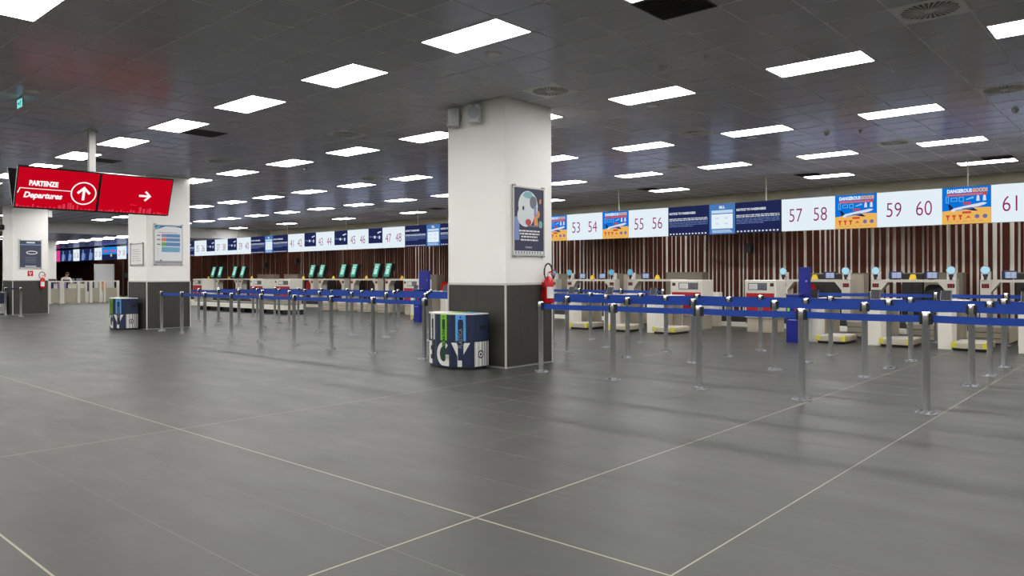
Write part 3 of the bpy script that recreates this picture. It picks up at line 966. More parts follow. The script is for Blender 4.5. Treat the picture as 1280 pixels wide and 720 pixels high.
# ------------------------------------------------------------------ recycling stations
def recycling(name, dx, label):
    t = thing(name, label, 'recycling bin', (-8.35, 8.1, 0))
    Q = [(-8.83, 7.96), (-8.80, 7.92), (-8.50, 7.81), (-8.17, 7.79), (-7.905, 7.94), (-7.87, 7.99), (-7.87, 8.29), (-8.83, 8.29)]
    H = 0.845
    MB().prism(Q, 0.035, H - 0.02, m_navy).build('shell', t)
    I = [(-8.35 + (a + 8.35) * .95, 8.1 + (b - 8.1) * .93) for a, b in Q]
    MB().prism(I, 0.0, 0.036, m_black).build('plinth', t)
    O = [(-8.35 + (a + 8.35) * 1.012, 8.1 + (b - 8.1) * 1.012) for a, b in Q]
    MB().prism(O, H - 0.02, H, m_counter).build('lid', t)
    top = MB()
    for (a0, a1, m) in ((-8.80, -8.55, m_letter), (-8.50, -8.22, m_green), (-8.18, -7.92, m_sky)):
        top.faces([(a0, 7.98, H + .001), (a1, 7.98, H + .001), (a1, 8.26, H + .001), (a0, 8.26, H + .001)], [(0, 1, 2, 3)], m)
    top.build('lid_colour', t)
    def facet(a, b):
        a, b = Vector((*a, 0)), Vector((*b, 0))
        u = (b - a)
        return a, u.normalized(), u.length
    streams = [((-8.80, 7.92), (-8.50, 7.81), m_letter, m_black, 0.075), ((-8.50, 7.81), (-8.17, 7.79), m_green, m_greend, 0.07), ((-8.17, 7.79), (-7.905, 7.94), m_sky, m_skyd, 0.08)]
    for n, (a, b, m, md, hw) in enumerate(streams):
        o, u, L = facet(a, b)
        c = L * .5
        fr = MB()
        hi = hw * .55
        fr.rect(o, u, Z_, c - hw, .43, c - hi, .80, m, 0.008, 0.008)
        fr.rect(o, u, Z_, c + hi, .43, c + hw, .80, m, 0.008, 0.008)
        fr.plate(o, u, Z_, [(c - hw, .80), (c - hi, .72), (c - hi * .7, .755), (c + hi * .7, .755), (c + hi, .72), (c + hw, .80), (c + hw, .825), (c - hw, .825)], m, 0.008, 0.008)
        fr.build('stream_frame', t)
        sl = MB()
        sl.plate(o, u, Z_, [(c - hi, .14), (c + hi, .14), (c + hi, .72), (c + hi * .7, .755), (c - hi * .7, .755), (c - hi, .72)], md, 0.003, 0.003)
        sl.build('opening', t)
        word = ('CARTA', 'VETRO', 'PLASTICA')[n]
        text('stream_lettering', word, o + u * c + Z_ * .47, Z_, -u, .085, m_greyprint if n != 1 else m_green, t, lift=0.0045, xs=0.8 if n == 2 else 1.0)
        ic = MB().rect(o, u, Z_, c - .012, .775, c + .012, .805, md, 0.0095)
        ic.build('stream_icon', t)
    # big white letters wrapping the lower part: E G Y
    o, u, L = facet(Q[1], Q[2])
    e = MB()
    e.rect(o, u, Z_, .01, .05, .07, .40, m_letter, 0.002)
    for z in (.05, .19, .33):
        e.rect(o, u, Z_, .07, z, .135, z + .07, m_letter, 0.002)
    e.build('letter', t)
    o, u, L = facet(Q[2], Q[3])
    g = MB()
    R0, W = .165, .07
    pts_o = [(.5 * L + .155 * math.cos(a) - .01, .225 + .18 * math.sin(a)) for a in [math.radians(q) for q in range(48, 313, 12)]]
    pts_i = [(.5 * L + .085 * math.cos(a) - .01, .225 + .115 * math.sin(a)) for a in [math.radians(q) for q in range(48, 313, 12)]]
    for k in range(len(pts_o) - 1):
        g.plate(o, u, Z_, [pts_o[k], pts_o[k + 1], pts_i[k + 1], pts_i[k]], m_letter, 0.002)
    g.rect(o, u, Z_, .5 * L + .03, .045, .5 * L + .12, .21, m_letter, 0.0025)
    g.rect(o, u, Z_, .5 * L - .005, .16, .5 * L + .12, .22, m_letter, 0.0025)
    g.build('letter', t)
    o, u, L = facet(Q[3], Q[4])
    yb = MB()
    c = L * .45
    yb.plate(o, u, Z_, [(c - .135, .405), (c - .05, .405), (c + .03, .24), (c - .03, .19)], m_letter, 0.002)
    yb.plate(o, u, Z_, [(c + .165, .405), (c + .075, .405), (c - .035, .20), (c + .035, .19)], m_letter, 0.0022)
    yb.rect(o, u, Z_, c - .035, .045, c + .035, .22, m_letter, 0.0024)
    yb.build('letter', t)
    o, u, L = facet(Q[5], Q[6])
    p = MB()
    p.rect(o, u, Z_, .0, .045, L, .415, m_letter, 0.002)
    k = .012; r = random.Random(4)
    while k < L - .03:
        w = r.choice((.008, .014, .022))
        p.rect(o, u, Z_, k, .045, k + w, .415, m_greyprint if r.random() < .6 else m_navy, 0.003)
        k += w + r.choice((.012, .02, .05))
    p.build('barcode_panel', t)
    q = MB()
    q.disc(o, u, Z_, .13, .225, .062, m_letter, 0.004, 0, 22)
    q.ring(o, u, Z_, .13, .225, .062, .02, m_navy, 0.005)
    q.disc(o, u, Z_, .13, .225, .022, m_navy, 0.005, 0, 12)
    q.build('round_emblem', t)
    MB().rect(o, u, Z_, .13, .60, .25, .66, m_black, 0.004, 0.004).build('grip', t)
    t.location.x += dx
    return t
recycling('recycling_station', 0, 'navy recycling station with white EGY letters before the big column')
recycling('recycling_station', -12.93, 'navy recycling station in front of the second column')
recycling('recycling_station', -24.9, 'navy recycling station cut by the left edge at the farthest column')

# ------------------------------------------------------------------ fire extinguishers
def extinguisher(x, y, label):
    t = thing('fire_extinguisher', label, 'fire extinguisher', (x, y, .96))
    c = (x + 0.10, y, 0.96)
    MB().lathe(c, [(0.02, 0.0), (0.078, 0.012), (0.083, 0.03), (0.083, 0.33), (0.07, 0.385), (0.035, 0.42), (0.026, 0.44)], m_redgloss, 20).build('cylinder', t)
    lb = MB()
    a0, a1, N = -1.2, 0.5, 8
    vs = []
    for k in range(N + 1):
        a = a0 + (a1 - a0) * k / N
        for z in (0.09, 0.27):
            vs.append((c[0] + .0845 * math.cos(a), c[1] + .0845 * math.sin(a), c[2] + z))
    lb.faces(vs, [(2 * k, 2 * k + 2, 2 * k + 3, 2 * k + 1) for k in range(N)], m_paper)
    lb.build('paper_label', t)
    v = MB().lathe((c[0], c[1], c[2] + .43), [(.028, 0), (.028, .05), (.015, .06)], m_trim, 12)
    v.build('valve', t)
    h = MB()
    h.tube([(c[0], c[1] - .01, c[2] + .49), (c[0] + .03, c[1] + .05, c[2] + .52), (c[0] + .05, c[1] + .11, c[2] + .55)], .011, m_redgloss)
    h.tube([(c[0], c[1], c[2] + .475), (c[0] + .03, c[1] + .06, c[2] + .475), (c[0] + .05, c[1] + .11, c[2] + .47)], .009, m_redgloss)
    h.build('lever', t)
    ho = MB()
    cy, cz, R, RZ = c[1] - 0.02, c[2] + .475, .10, .135
    ho.tube([(c[0] + 0.01, cy + R * math.cos(a), cz + .03 + RZ * math.sin(a)) for a in [math.radians(d) for d in range(-25, 236, 15)]], .013, m_black)
    ho.build('hose', t)
    b = MB().box(x - 0.012, x + 0.03, y - .05, y + .05, 1.02, 1.30, m_redgloss)
    b.box(x, x + .1, y - .088, y + .088, 1.20, 1.22, m_black)
    b.build('bracket', t)
extinguisher(-7.606, 9.31, 'red fire extinguisher with coiled hose hung on the big column')
extinguisher(-32.276, 9.35, 'red fire extinguisher on the farthest column')

# ------------------------------------------------------------------ boards on the columns
def board(name, o, u, w, h, label, paint, frame=m_trim, cat='poster'):
    """Framed board; o is its lower left corner on the column face, u its width direction."""
    t = thing(name, label, cat, tuple(o))
    f = MB()
    b = .022
    for (a0, b0, a1, b1) in ((0, 0, w, b), (0, h - b, w, h), (0, b, b, h - b), (w - b, b, w, h - b)):
        f.rect(o, u, Z_, a0, b0, a1, b1, frame, .028, .028)
    f.build('frame', t)
    back = MB().rect(o, u, Z_, b, b, w - b, h - b, paint, .016, .014).build('sheet', t)
    cl = MB()
    for a in (.0, w - .06):
        for z in (-.018, h - .004):
            cl.rect(o, u, Z_, a, z, a + .06, z + .022, m_greyprint, .034, .032)
    cl.build('clamp', t)
    return t
m_postnavy = mat('poster navy print', (52, 54, 82), 0.45)
m_posterwhite = mat('poster pale print', (216, 222, 224), 0.5)
m_periw = mat('poster periwinkle print', (130, 146, 200), 0.5)
m_postteal = mat('poster teal print', (128, 184, 190), 0.5)
m_postred = mat('poster brick print', (186, 70, 68), 0.5)
m_postora = mat('poster orange print', (226, 150, 84), 0.5)
m_postgrey = mat('poster slate print', (110, 116, 130), 0.5)
m_board = mat('timetable board', (226, 228, 230), 0.4)
m_bviolet = mat('board violet print', (150, 130, 186), 0.5)
m_borange = mat('board orange print', (226, 132, 84), 0.5)
m_bgreen = mat('board green print', (110, 170, 92), 0.5)
m_bblue = mat('board blue print', (92, 134, 186), 0.5)
m_bcyan = mat('board cyan print', (128, 186, 206), 0.5)
m_bdeep = mat('board deep blue print', (36, 112, 168), 0.5)
m_darkposter = mat('slate poster', (58, 66, 88), 0.5, var=0.12, vscale=7)

o = Vector((-7.61 + 0.004, 8.55, 1.72)); w, h = .755, 1.075
t = board('poster', o, Y_, w, h, 'navy illustrated poster in a silver frame on the big column', m_postnavy)
p = MB()
p.disc(o, Y_, Z_, .36, .78, .235, m_posterwhite, .018, 0, 26, .235)
p.disc(o, Y_, Z_, .30, .62, .2, m_posterwhite, .0185, 0, 24, .17)
p.plate(o, Y_, Z_, [(.14, .5), (.44, .5), (.46, .62), (.16, .66)], m_posterwhite, .0188)
p.build('white_print', t)
p = MB()
p.plate(o, Y_, Z_, [(.22, .94), (.30, 1.0), (.42, 1.0), (.5, .93), (.44, .9), (.3, .9)], m_postteal, .020)
p.disc(o, Y_, Z_, .48, .84, .085, m_postgrey, .0205, 0, 18, .1)
p.plate(o, Y_, Z_, [(.5, .48), (.6, .48), (.58, .62), (.5, .66)], m_postora, .021)
p.disc(o, Y_, Z_, .60, .66, .04, m_postora, .021, 0, 14, .06)
p.disc(o, Y_, Z_, .36, .525, .07, m_postred, .022, 0, 16, .05)
p.disc(o, Y_, Z_, .66, .5, .045, m_postteal, .021, 0, 14, .06)
p.plate(o, Y_, Z_, [(.5, .62), (.55, .62), (.56, .78), (.5, .78)], m_periw, .0215)
p.disc(o, Y_, Z_, .24, .74, .022, m_black, .021, 0, 12, .035)
p.plate(o, Y_, Z_, [(.63, .83), (.67, .83), (.68, .9), (.64, .9)], m_postora, .021)
p.rect(o, Y_, Z_, .04, .24, .15, .6, m_periw, .0175)
p.rect(o, Y_, Z_, .34, .455, .62, .48, m_postgrey, .021)
p.build('colour_print', t)
p, r = MB(), random.Random(5)
for z, a, b in ((.375, .14, .64), (.33, .16, .63), (.285, .19, .58), (.235, .18, .60)):
    x = a
    while x < b:
        e = min(x + r.uniform(.03, .09), b)
        p.rect(o, Y_, Z_, x, z, e, z + .024, m_paper, .019); x = e + .012
p.rect(o, Y_, Z_, .29, .12, .45, .145, m_greyprint, .019)
p.build('text_print', t)
p = MB().rect(o, Y_, Z_, .022, .026, w - .022, .075, m_posterwhite, .0185)
for k in range(10):
    p.rect(o, Y_, Z_, .05 + .065 * k, .035, .08 + .065 * k, .066, m_postgrey, .0195)
p.build('logo_strip', t)

o = Vector((-20.5 + .004, 8.585, 1.735)); w, h = .775, 1.08
t = board('timetable_board', o, Y_, w, h, 'tall white timetable board with coloured bars on the second column', m_board, cat='notice board')
p = MB()
p.plate(o, Y_, Z_, [(.02, 1.06), (w - .02, 1.06), (w - .02, 1.0), (w * .72, 1.035), (w * .4, 1.035), (.02, .93)], m_bdeep, .018)
p.plate(o, Y_, Z_, [(.02, .97), (.02, .93), (.18, 1.03), (.13, 1.04)], m_bcyan, .019)
for z, m in ((.74, m_bviolet), (.63, m_borange), (.50, m_bgreen)):
    p.rect(o, Y_, Z_, .2, z, .33, z + (.09 if z != .5 else .105), m, .018)
    p.rect(o, Y_, Z_, .33, z, .70, z + (.09 if z != .5 else .105), m_bblue, .018)
    p.rect(o, Y_, Z_, .08, z + .03, .17, z + .06, m_postgrey, .018)
p.rect(o, Y_, Z_, .2, .34, .70, .48, m_bcyan, .018)
for k in range(7):
    p.rect(o, Y_, Z_, .21, .35 + .017 * k, .68 - .02 * (k % 3), .357 + .017 * k, m_bblue, .019)
for k in range(4):
    p.rect(o, Y_, Z_, .09, .24 + .06 * k, .105, .26 + .06 * k, m_greyprint, .018)
p.rect(o, Y_, Z_, .12, .86, .62, .875, m_greyprint, .018)
p.rect(o, Y_, Z_, .02, .022, w - .02, .10, m_greyprint, .0175)
p.disc(o, Y_, Z_, .18, .115, .02, m_dark, .019, 0, 12)
p.build('timetable_print', t)
o = Vector((-21.50, 8.40 - .004, 1.72)); w, h = .84, .59
t = board('framed_notice', o, X_, w, h, 'small grey framed notice left of the timetable board on second column', m_paper, m_greyprint, 'notice board')
p = MB()
for k in range(6):
    p.rect(o, X_, Z_, .12, .12 + .06 * k, .68 - .05 * (k % 3), .13 + .06 * k, m_greyprint, .018)
p.build('text_print', t)
o = Vector((-32.28 + .004, 8.60, 1.745)); w, h = .75, 1.05
t = board('poster', o, Y_, w, h, 'dark slate poster with white oval on the farthest column', m_darkposter)
p = MB()
p.ring(o, Y_, Z_, .42, .58, .19, .03, m_paper, .019, 28, .07)
p.rect(o, Y_, Z_, .02, .86, w - .02, .89, m_periw, .018)
p.rect(o, Y_, Z_, .24, .93, .52, .98, m_posterwhite, .018)
for k in range(6):
    p.rect(o, Y_, Z_, .2, .2 + .04 * k, .56, .212 + .04 * k, m_postgrey, .018)
p.rect(o, Y_, Z_, .2, .05, .56, .085, m_posterwhite, .018)
p.build('poster_print', t)
o = Vector((-32.28 + .004, 8.88, 1.44)); w, h = .18, .2
t = thing('fire_sign', 'small red fire point sign under the slate poster', 'sign', tuple(o))
MB().rect(o, Y_, Z_, 0, 0, w, h, m_redgloss, .006, .006).build('plate', t)
p = MB()
p.plate(o, Y_, Z_, [(.05, .09), (.13, .09), (.13, .15), (.11, .15), (.11, .11), (.07, .11), (.07, .17), (.05, .17)], m_paper, .008)
p.rect(o, Y_, Z_, .07, .03, .11, .06, m_paper, .008)
p.build('symbol', t)
o = Vector((-50.0 + .004, 14.05, 1.35))
t = board('poster', o, Y_, .7, 1.0, 'blue white notice board on the distant white column', m_bcyan)
p = MB()
for k in range(4):
    p.rect(o, Y_, Z_, .1, .2 + .17 * k, .6, .29 + .17 * k, m_bblue, .019)
p.build('bar_print', t)

# loudspeakers on the big column
def loudspeaker(x, rz, label):
    t = thing('loudspeaker', label, 'loudspeaker', (x, 8.4, 3.95))
    M = MB()
    M.bbox(x - .10, x + .10, 8.18, 8.36, 3.79, 4.08, m_speaker, .025)
    M.build('cabinet', t)
    g = MB().disc((x, 8.179, 3.93), X_, Z_, 0, 0, .078, m_grille, .001, 0, 22, .085)
    g.ring((x, 8.179, 3.93), X_, Z_, 0, 0, .09, .012, m_grille, .002, 22, .1)
    g.disc((x, 8.179, 4.035), X_, Z_, 0, 0, .03, m_grille, .001, 0, 14)
    g.build('grille', t)
    MB().box(x - .03, x + .03, 8.36, 8.41, 3.9, 3.98, m_greyprint).build('bracket', t)
    t.rotation_euler = (0, 0, rz)
loudspeaker(-8.56, -0.62, 'white wall loudspeaker turned away, left one on the big column')
loudspeaker(-8.23, 0.62, 'white wall loudspeaker facing the hall, right one on the big column')
# plain white bracket box on the far column, gives no light
o = MB().bbox(-32.45, -32.28, 9.571, 9.72, 3.70, 3.95, m_speaker, .02).build('wall_lamp_box'); tag(o, 'white box mounted high on the farthest column', 'fixture')
o = MB().lathe((-33.4, 8.36, 3.3), [(.05, -.1), (.12, -.05), (.12, .05), (.05, .1)], m_black, 14).build('security_camera'); tag(o, 'black dome camera high on the farthest column', 'camera')

# ------------------------------------------------------------------ hanging departures sign
A = Vector((-15.05, 3.93, 2.625))                       # lower left corner of the tilted screens
V = (Vector((-14.79, 3.93, 3.325)) - A); H = V.length; V.normalize()
U = Y_.copy(); Nn = U.cross(V)
L = 2.66
t = thing('departures_sign', 'red hanging departures sign of two tilted screens on a white pole', 'sign', (-15.1, 5.2, 2.6))
hb = MB()
for k in range(2):
    a0, a1 = k * L / 2 + .004, (k + 1) * L / 2 - .004
    MB().rect(A, U, V, a0, 0, a1, H, m_black, 0.0, 0.05).build('screen_housing', t)
    MB().rect(A, U, V, a0 + .018, .02, a1 - .018, H - .02, e_signred, .002).build('screen', t)
B = Vector((-15.15, 3.93, 2.625))                        # rear pair facing the other way
VB = (Vector((-15.42, 3.93, 3.325)) - B); HB = VB.length; VB.normalize()
for k in range(2):
    o = B + Y_ * (k + 1) * L / 2
    MB().rect(o, -Y_, VB, .004, 0, L / 2 - .004, HB, m_black, 0.0, 0.05).build('screen_housing', t)
    MB().rect(o, -Y_, VB, .02, .02, L / 2 - .02, HB - .02, e_signred, .002).build('screen', t)
MB().box(-15.14, -15.06, 5.12, 5.26, 2.64, 3.3, m_dark).build('spine', t)
MB().box(-15.155, -15.055, 5.145, 5.255, 3.25, ZC + .01, m_trim).build('pole', t)
MB().lathe((-15.1, 5.2, ZC - .012), [(.11, 0), (.11, .014)], m_trim, 18).build('ceiling_plate', t)
W = L / 2
text('wording', 'PARTENZE', A + U * .42 + V * .455, U, V, .12, e_signwhite, t, bold=.007, xs=.78, lift=.006)
text('wording', 'Departures', A + U * .425 + V * .24, U, V, .14, e_signwhite, t, bold=.006, xs=.92, shear=.22, lift=.006)
p = MB()
p.plate(A, U, V, [(.06, .365), (.86, .365), (.86, .352), (.068, .352)], e_signwhite, .005)
p.plate(A, U, V, [(.03, .27), (.045, .27), (.075, .36), (.06, .365)], e_signwhite, .005)
p.build('underline', t)
def arrow(p, ca, cb, r, ang, m):
    c, s = math.cos(ang), math.sin(ang)
    R = lambda a, b: (ca + a * c - b * s, cb + a * s + b * c)
    w = r * .17
    p.plate(A, U, V, [R(-w, -r), R(w, -r), R(w, r * .6), R(-w, r * .6)], m, .006)
    for sg in (-1, 1):
        p.plate(A, U, V, [R(0, r), R(sg * r * .9, r * .1), R(sg * r * .68, -r * .14), R(0, r * .56)][::(1 if sg < 0 else -1)], m, .0065)
p = MB()
p.ring(A, U, V, 1.075, .335, .215, .022, e_signwhite, .005, 40)
arrow(p, 1.075, .335, .13, 0, e_signwhite)
p.build('up_arrow', t)
p = MB(); arrow(p, W + .83, .37, .115, -PI / 2, e_signwhite); p.build('right_arrow', t)
p, r = MB(), random.Random(9)
for k in range(2):
    x = k * W + .03
    while x < (k + 1) * W - .06:
        w = r.uniform(.02, .05)
        hgt = r.choice((.02, .03, .045, .06)) + (.06 if .55 < (x - k * W) / W < .75 else 0)
        p.rect(A, U, V, x, .022, x + w, .022 + hgt, e_signpink, .004)
        x += w + r.uniform(.01, .05)
p.rect(A, U, V, W + .58, .175, W + .70, .185, e_signpink, .004)
p.build('skyline_print', t)

t = thing('exit_sign', 'small glowing green exit sign hanging from the ceiling at upper left', 'sign', (-13.0, 3.5, 3.97))
MB().box(-13.16, -12.9, 3.49, 3.51, 3.965, 4.105, m_trim).build('housing', t)
for s, yy in ((1, 3.489), (-1, 3.511)):
    MB().rect((-13.16 if s > 0 else -12.9, yy, 3.965), X_ * s, Z_, .008, .008, .252, .132, e_exit, .001).build('lit_face', t)
m_ex = mat('exit print green', (30, 130, 110), .5)
p = MB().plate((-13.16, 3.4875, 3.965), X_, Z_, [(.15, .03), (.17, .03), (.19, .07), (.2, .11), (.16, .11), (.165, .07)], m_ex, .001)
p.plate((-13.16, 3.4875, 3.965), X_, Z_, [(.04, .06), (.1, .06), (.1, .03), (.135, .07), (.1, .11), (.1, .08), (.04, .08)], m_ex, .001)
p.build('symbol', t)
MB().box(-13.05, -13.01, 3.495, 3.505, 4.1, ZC + .01, m_trim).build('hanger', t)

# ------------------------------------------------------------------ check-in counters
def desk(x0, label, w=.24, top=.86):
    t = thing('check_in_desk', label, 'desk', (x0 + w / 2, 16.0, 0), 'check-in desk fronts')
    MB().bbox(x0, x0 + w, 15.85, 16.25, 0, top, m_counter, .006).build('pedestal', t)
    MB().bbox(x0 - .10, x0 + w + .06, 15.82, 17.2, top, top + .035, m_counter, .008).build('worktop', t)
    MB().box(x0 - .06, x0 - .02, 16.25, 17.15, 0.1, top, m_beige).build('side_panel', t)
    MB().box(x0 - .06, x0 + w, 17.15, 17.19, 0.0, top, m_beige).build('rear_panel', t)
    s = MB()
    o, v = Vector((x0 + w * .35 - .06, 15.92, top + .05)), Vector((0, .35, 1)).normalized()
    s.rect(o, X_, v, 0, 0, .19, .20, m_black, .0, .02)
    s.build('pictogram_stand', t)
    g = MB()
    for k in range(4):
        g.rect(o, X_, v, .035 + .037 * k, .04, .043 + .037 * k, .16, m_postnavy, .002)
    for a in (0.004, .178):
        g.rect(o, X_, v, a, .004, a + .008, .196, m_greyprint, .002)
    g.build('pictogram', t)
    MB().box(x0 + w * .35 - .04, x0 + w * .35 + .11, 15.9, 16.02, top + .033, top + .055, m_counter).build('stand_foot', t)
    return t

def scale(x0, w, label):
    t = thing('baggage_scale', label, 'baggage scale', (x0 + w / 2, 16.05, 0), 'baggage scales')
    MB().box(x0 + .02, x0 + w - .02, 15.70, 16.42, 0, .05, m_black).build('plinth', t)
    MB().bbox(x0, x0 + w, 15.66, 16.45, .05, .155, m_beige, .01).build('platform', t)
    MB().box(x0 + .03, x0 + w - .03, 15.70, 16.42, .154, .165, m_trim).build('plate', t)
    for a in (x0 - .006, x0 + w - .074):
        MB().box(a, a + .08, 15.652, 15.74, .06, .163, m_yellow2).build('corner_guard', t)
    return t

def injector(x0, w, label):
    t = thing('baggage_conveyor', label, 'conveyor', (x0 + w / 2, 18.1, 0), 'baggage conveyors behind the scales')
    b = MB()
    b.box(x0, x0 + w, 17.5, 19.1, .03, .36, m_beige)
    b.build('body', t)
    MB().box(x0 + .05, x0 + w - .05, 17.5, 19.1, .36, .375, m_rubber).build('rubber_belt', t)
    MB().box(x0 - .01, x0 + w + .01, 17.48, 17.53, .34, .40, m_counter).build('front_rail', t)
    g = MB()
    for z in (.11, .23):
        g.box(x0 - .002, x0 + w + .002, 17.492, 17.51, z, z + .012, m_dark)
    g.build('groove', t)
    return t

def portal(x0, x1, label, lamp, digits=True, disc=True, leftp=True, rightp=True):
    """Two pillars joined by a beam, chamfered inside corners."""
    Yp = 20.5
    t = thing('counter_portal', label, 'counter frame', ((x0 + x1) / 2, Yp, 0), 'counter frames')
    MB().box(x0, x1, Yp, Yp + .30, 1.205, 1.268, m_portal).build('beam', t)
    for side, on in ((0, leftp), (1, rightp)):
        if not on: continue
        a = x0 if side == 0 else x1 - .22
        p = MB().bbox(a, a + .22, Yp, Yp + .32, .12, 1.205, m_portal, .006).build('pillar', t)
        g = MB()
        tri = [(a + .22, 1.205), (a + .22, .98), (a + .40, 1.205)] if side == 0 else [(a, 1.205), (a - .18, 1.205), (a, .98)]
        vs = [(x, Yp + .01, z) for x, z in tri] + [(x, Yp + .28, z) for x, z in tri]
        g.faces(vs, [(0, 1, 2), (5, 4, 3), (0, 3, 4, 1), (1, 4, 5, 2), (2, 5, 3, 0)], m_portal)
        g.build('gusset', t)
        c = a + .11
        if disc:
            MB().bbox(c - .095, c + .095, Yp + .02, Yp + .16, 1.268, 1.47, m_white, .01).build('head', t)
            d = MB().disc((c, Yp - .002, 1.495), X_, Z_, 0, 0, .092, lamp, .02, .03, 24)
            d.build('round_lamp', t)
            r_ = MB().ring((c, Yp - .002, 1.495), X_, Z_, 0, 0, .105, .015, m_greyprint, .021, 24)
            r_.build('lamp_rim', t)
            k = MB()
            k.disc((c, Yp - .002, 1.37), X_, Z_, 0, 0, .05, m_black, .02, .04, 14)
            k.box(c - .03, c + .012, Yp - .03, Yp + .03, 1.27, 1.35, m_black)
            k.box(c + .01, c + .03, Yp - .06, Yp - .02, 1.27, 1.33, m_black)
            k.build('camera_head', t)
        if digits:
            d = MB().rect((c, Yp, 1.07), X_, Z_, -.075, 0, .075, .10, m_black, .008, .008)
            d.build('digit_display', t)
            e = MB()
            for q in (-.03, .03):
                for zz in (.02, .05, .075):
                    e.rect((c + q, Yp, 1.07), X_, Z_, -.016, zz, .016, zz + .008, e_led, .010)
            e.build('lit_digits', t)
    return t

def monitor(x, label, w=.30):
    t = thing('counter_monitor', label, 'monitor', (x, 20.55, 1.269), 'monitors on the counter beams')
    MB().bbox(x - w / 2, x + w / 2, 20.52, 20.60, 1.285, 1.475, m_beltedge, .006).build('housing', t)
    MB().rect((x - w / 2, 20.52, 1.285), X_, Z_, w * .22, .02, w * .97, .165, e_monitor, .002).build('screen', t)
    g = MB()
    for a in (.30, .64):
        for z in (.04, .085, .13):
            g.rect((x - w / 2, 20.52, 1.285), X_, Z_, w * a, z, w * (a + .26), z + .02, e_monline, .003)
    g.build('screen_text', t)
    MB().box(x - .06, x + .06, 20.53, 20.62, 1.268, 1.287, m_black).build('foot', t)
    return t

def yellow_tent(x, label):
    t = thing('warning_tent', label, 'sign', (x, 20.58, 1.268), 'small yellow tents on the counter beams')
    a = MB()
    pr = [(-.055, 0), (.055, 0), (.0, .115)]
    vs = [(x - .085 + .0, 20.53, 1.268), (x + .085, 20.53, 1.268), (x + .055, 20.575, 1.40), (x - .055, 20.575, 1.40),
          (x - .085, 20.62, 1.268), (x + .085, 20.62, 1.268)]
    a.faces(vs, [(0, 1, 2, 3), (5, 4, 3, 2), (0, 3, 4), (1, 5, 2), (0, 4, 5, 1)], m_yellow)
    a.build('body', t)
    MB().plate((x, 20.545, 1.295), X_, Vector((0, .33, 1)).normalized(), [(-.03, 0), (.03, 0), (0, .055)], m_black, .004).build('symbol', t)
    return t

def green_kiosk(x, label):
    t = thing('tilted_screen', label, 'screen', (x, 20.55, 1.268), 'green tilted screens on the counter beams')
    v = Vector((.04, .26, 1)).normalized()
    u = Vector((1, 0, -.04)).normalized()
    o = Vector((x - .20, 20.45, 1.36))
    s = MB().rect(o, u, v, 0, 0, .40, .62, m_black, 0, .20)
    s.build('housing', t)
    MB().rect(o, u, v, .02, .02, .38, .60, e_teal, .003).build('screen', t)
    g = MB()
    g.rect(o, u, v, .08, .12, .30, .5, e_teal2, .004)
    g.rect(o, u, v, .06, .53, .34, .57, e_teal2, .004)
    g.build('screen_print', t)
    MB().rect(o, u, v, .14, .37, .26, .41, e_teal, .005).build('screen_mark', t)
    MB().box(x - .05, x + .05, 20.52, 20.62, 1.268, 1.46, m_black).build('stem', t)
    return t

def back_cabinet(x0, x1, h, m, label, y=21.5):
    t = thing('back_cabinet', label, 'cabinet', ((x0 + x1) / 2, y + .2, 0), 'cabinets behind the counters')
    MB().box(x0, x1, y + .02, y + .42, 0, h - .03, m).build('body', t)
    MB().box(x0 - .01, x1 + .01, y, y + .43, h - .03, h, m_greybox).build('top', t)
    MB().box(x0 + .04, (x0 + x1) / 2 - .01, y + .005, y + .02, .1, h - .08, m).build('door', t)
    MB().box((x0 + x1) / 2 + .01, x1 - .04, y + .005, y + .02, .1, h - .08, m).build('door', t)
    return t

def service_counter(x0, x1, y, label, mirror=False):
    """White and red fronted special counter."""
    t = thing('service_counter', label, 'counter', ((x0 + x1) / 2, y + .5, 0))
    w = x1 - x0
    MB().bbox(x0, x1, y, y + .62, .36, 1.275, m_counter, .012).build('body', t)
    MB().box(x0 + .03, x1 - .03, y + .06, y + .58, 0, .36, m_beige).build('base', t)
    MB().rect((x0, y, 0), X_, Z_, .05 if not mirror else .04, .385, w - .04, .955, m_red, .006, .006).build('red_panel', t)
    s0 = w * (.27 if not mirror else .12)
    MB().rect((x0, y, 0), X_, Z_, s0, 1.03, s0 + w * .60, 1.20, m_black, .006, .006).build('screen_frame', t)
    g = MB()
    g.rect((x0, y, 0), X_, Z_, s0 + .02, 1.045, s0 + w * .30, 1.185, m_paper, .008)
    g.rect((x0, y, 0), X_, Z_, s0 + w * .32, 1.045, s0 + w * .58, 1.185, m_postgrey, .008)
    for k in range(3):
        g.rect((x0, y, 0), X_, Z_, s0 + .04, 1.06 + .04 * k, s0 + w * .26, 1.068 + .04 * k, m_greyprint, .009)
        g.rect((x0, y, 0), X_, Z_, s0 + w * .35, 1.06 + .04 * k, s0 + w * .55, 1.075 + .04 * k, m_dark, .009)
    g.build('screen_sheet', t)
    d0 = .06 if not mirror else w - .14
    MB().rect((x0, y, 0), X_, Z_, d0, 1.12, d0 + .09, 1.20, m_dark, .006, .006).build('digit_display', t)
    return t

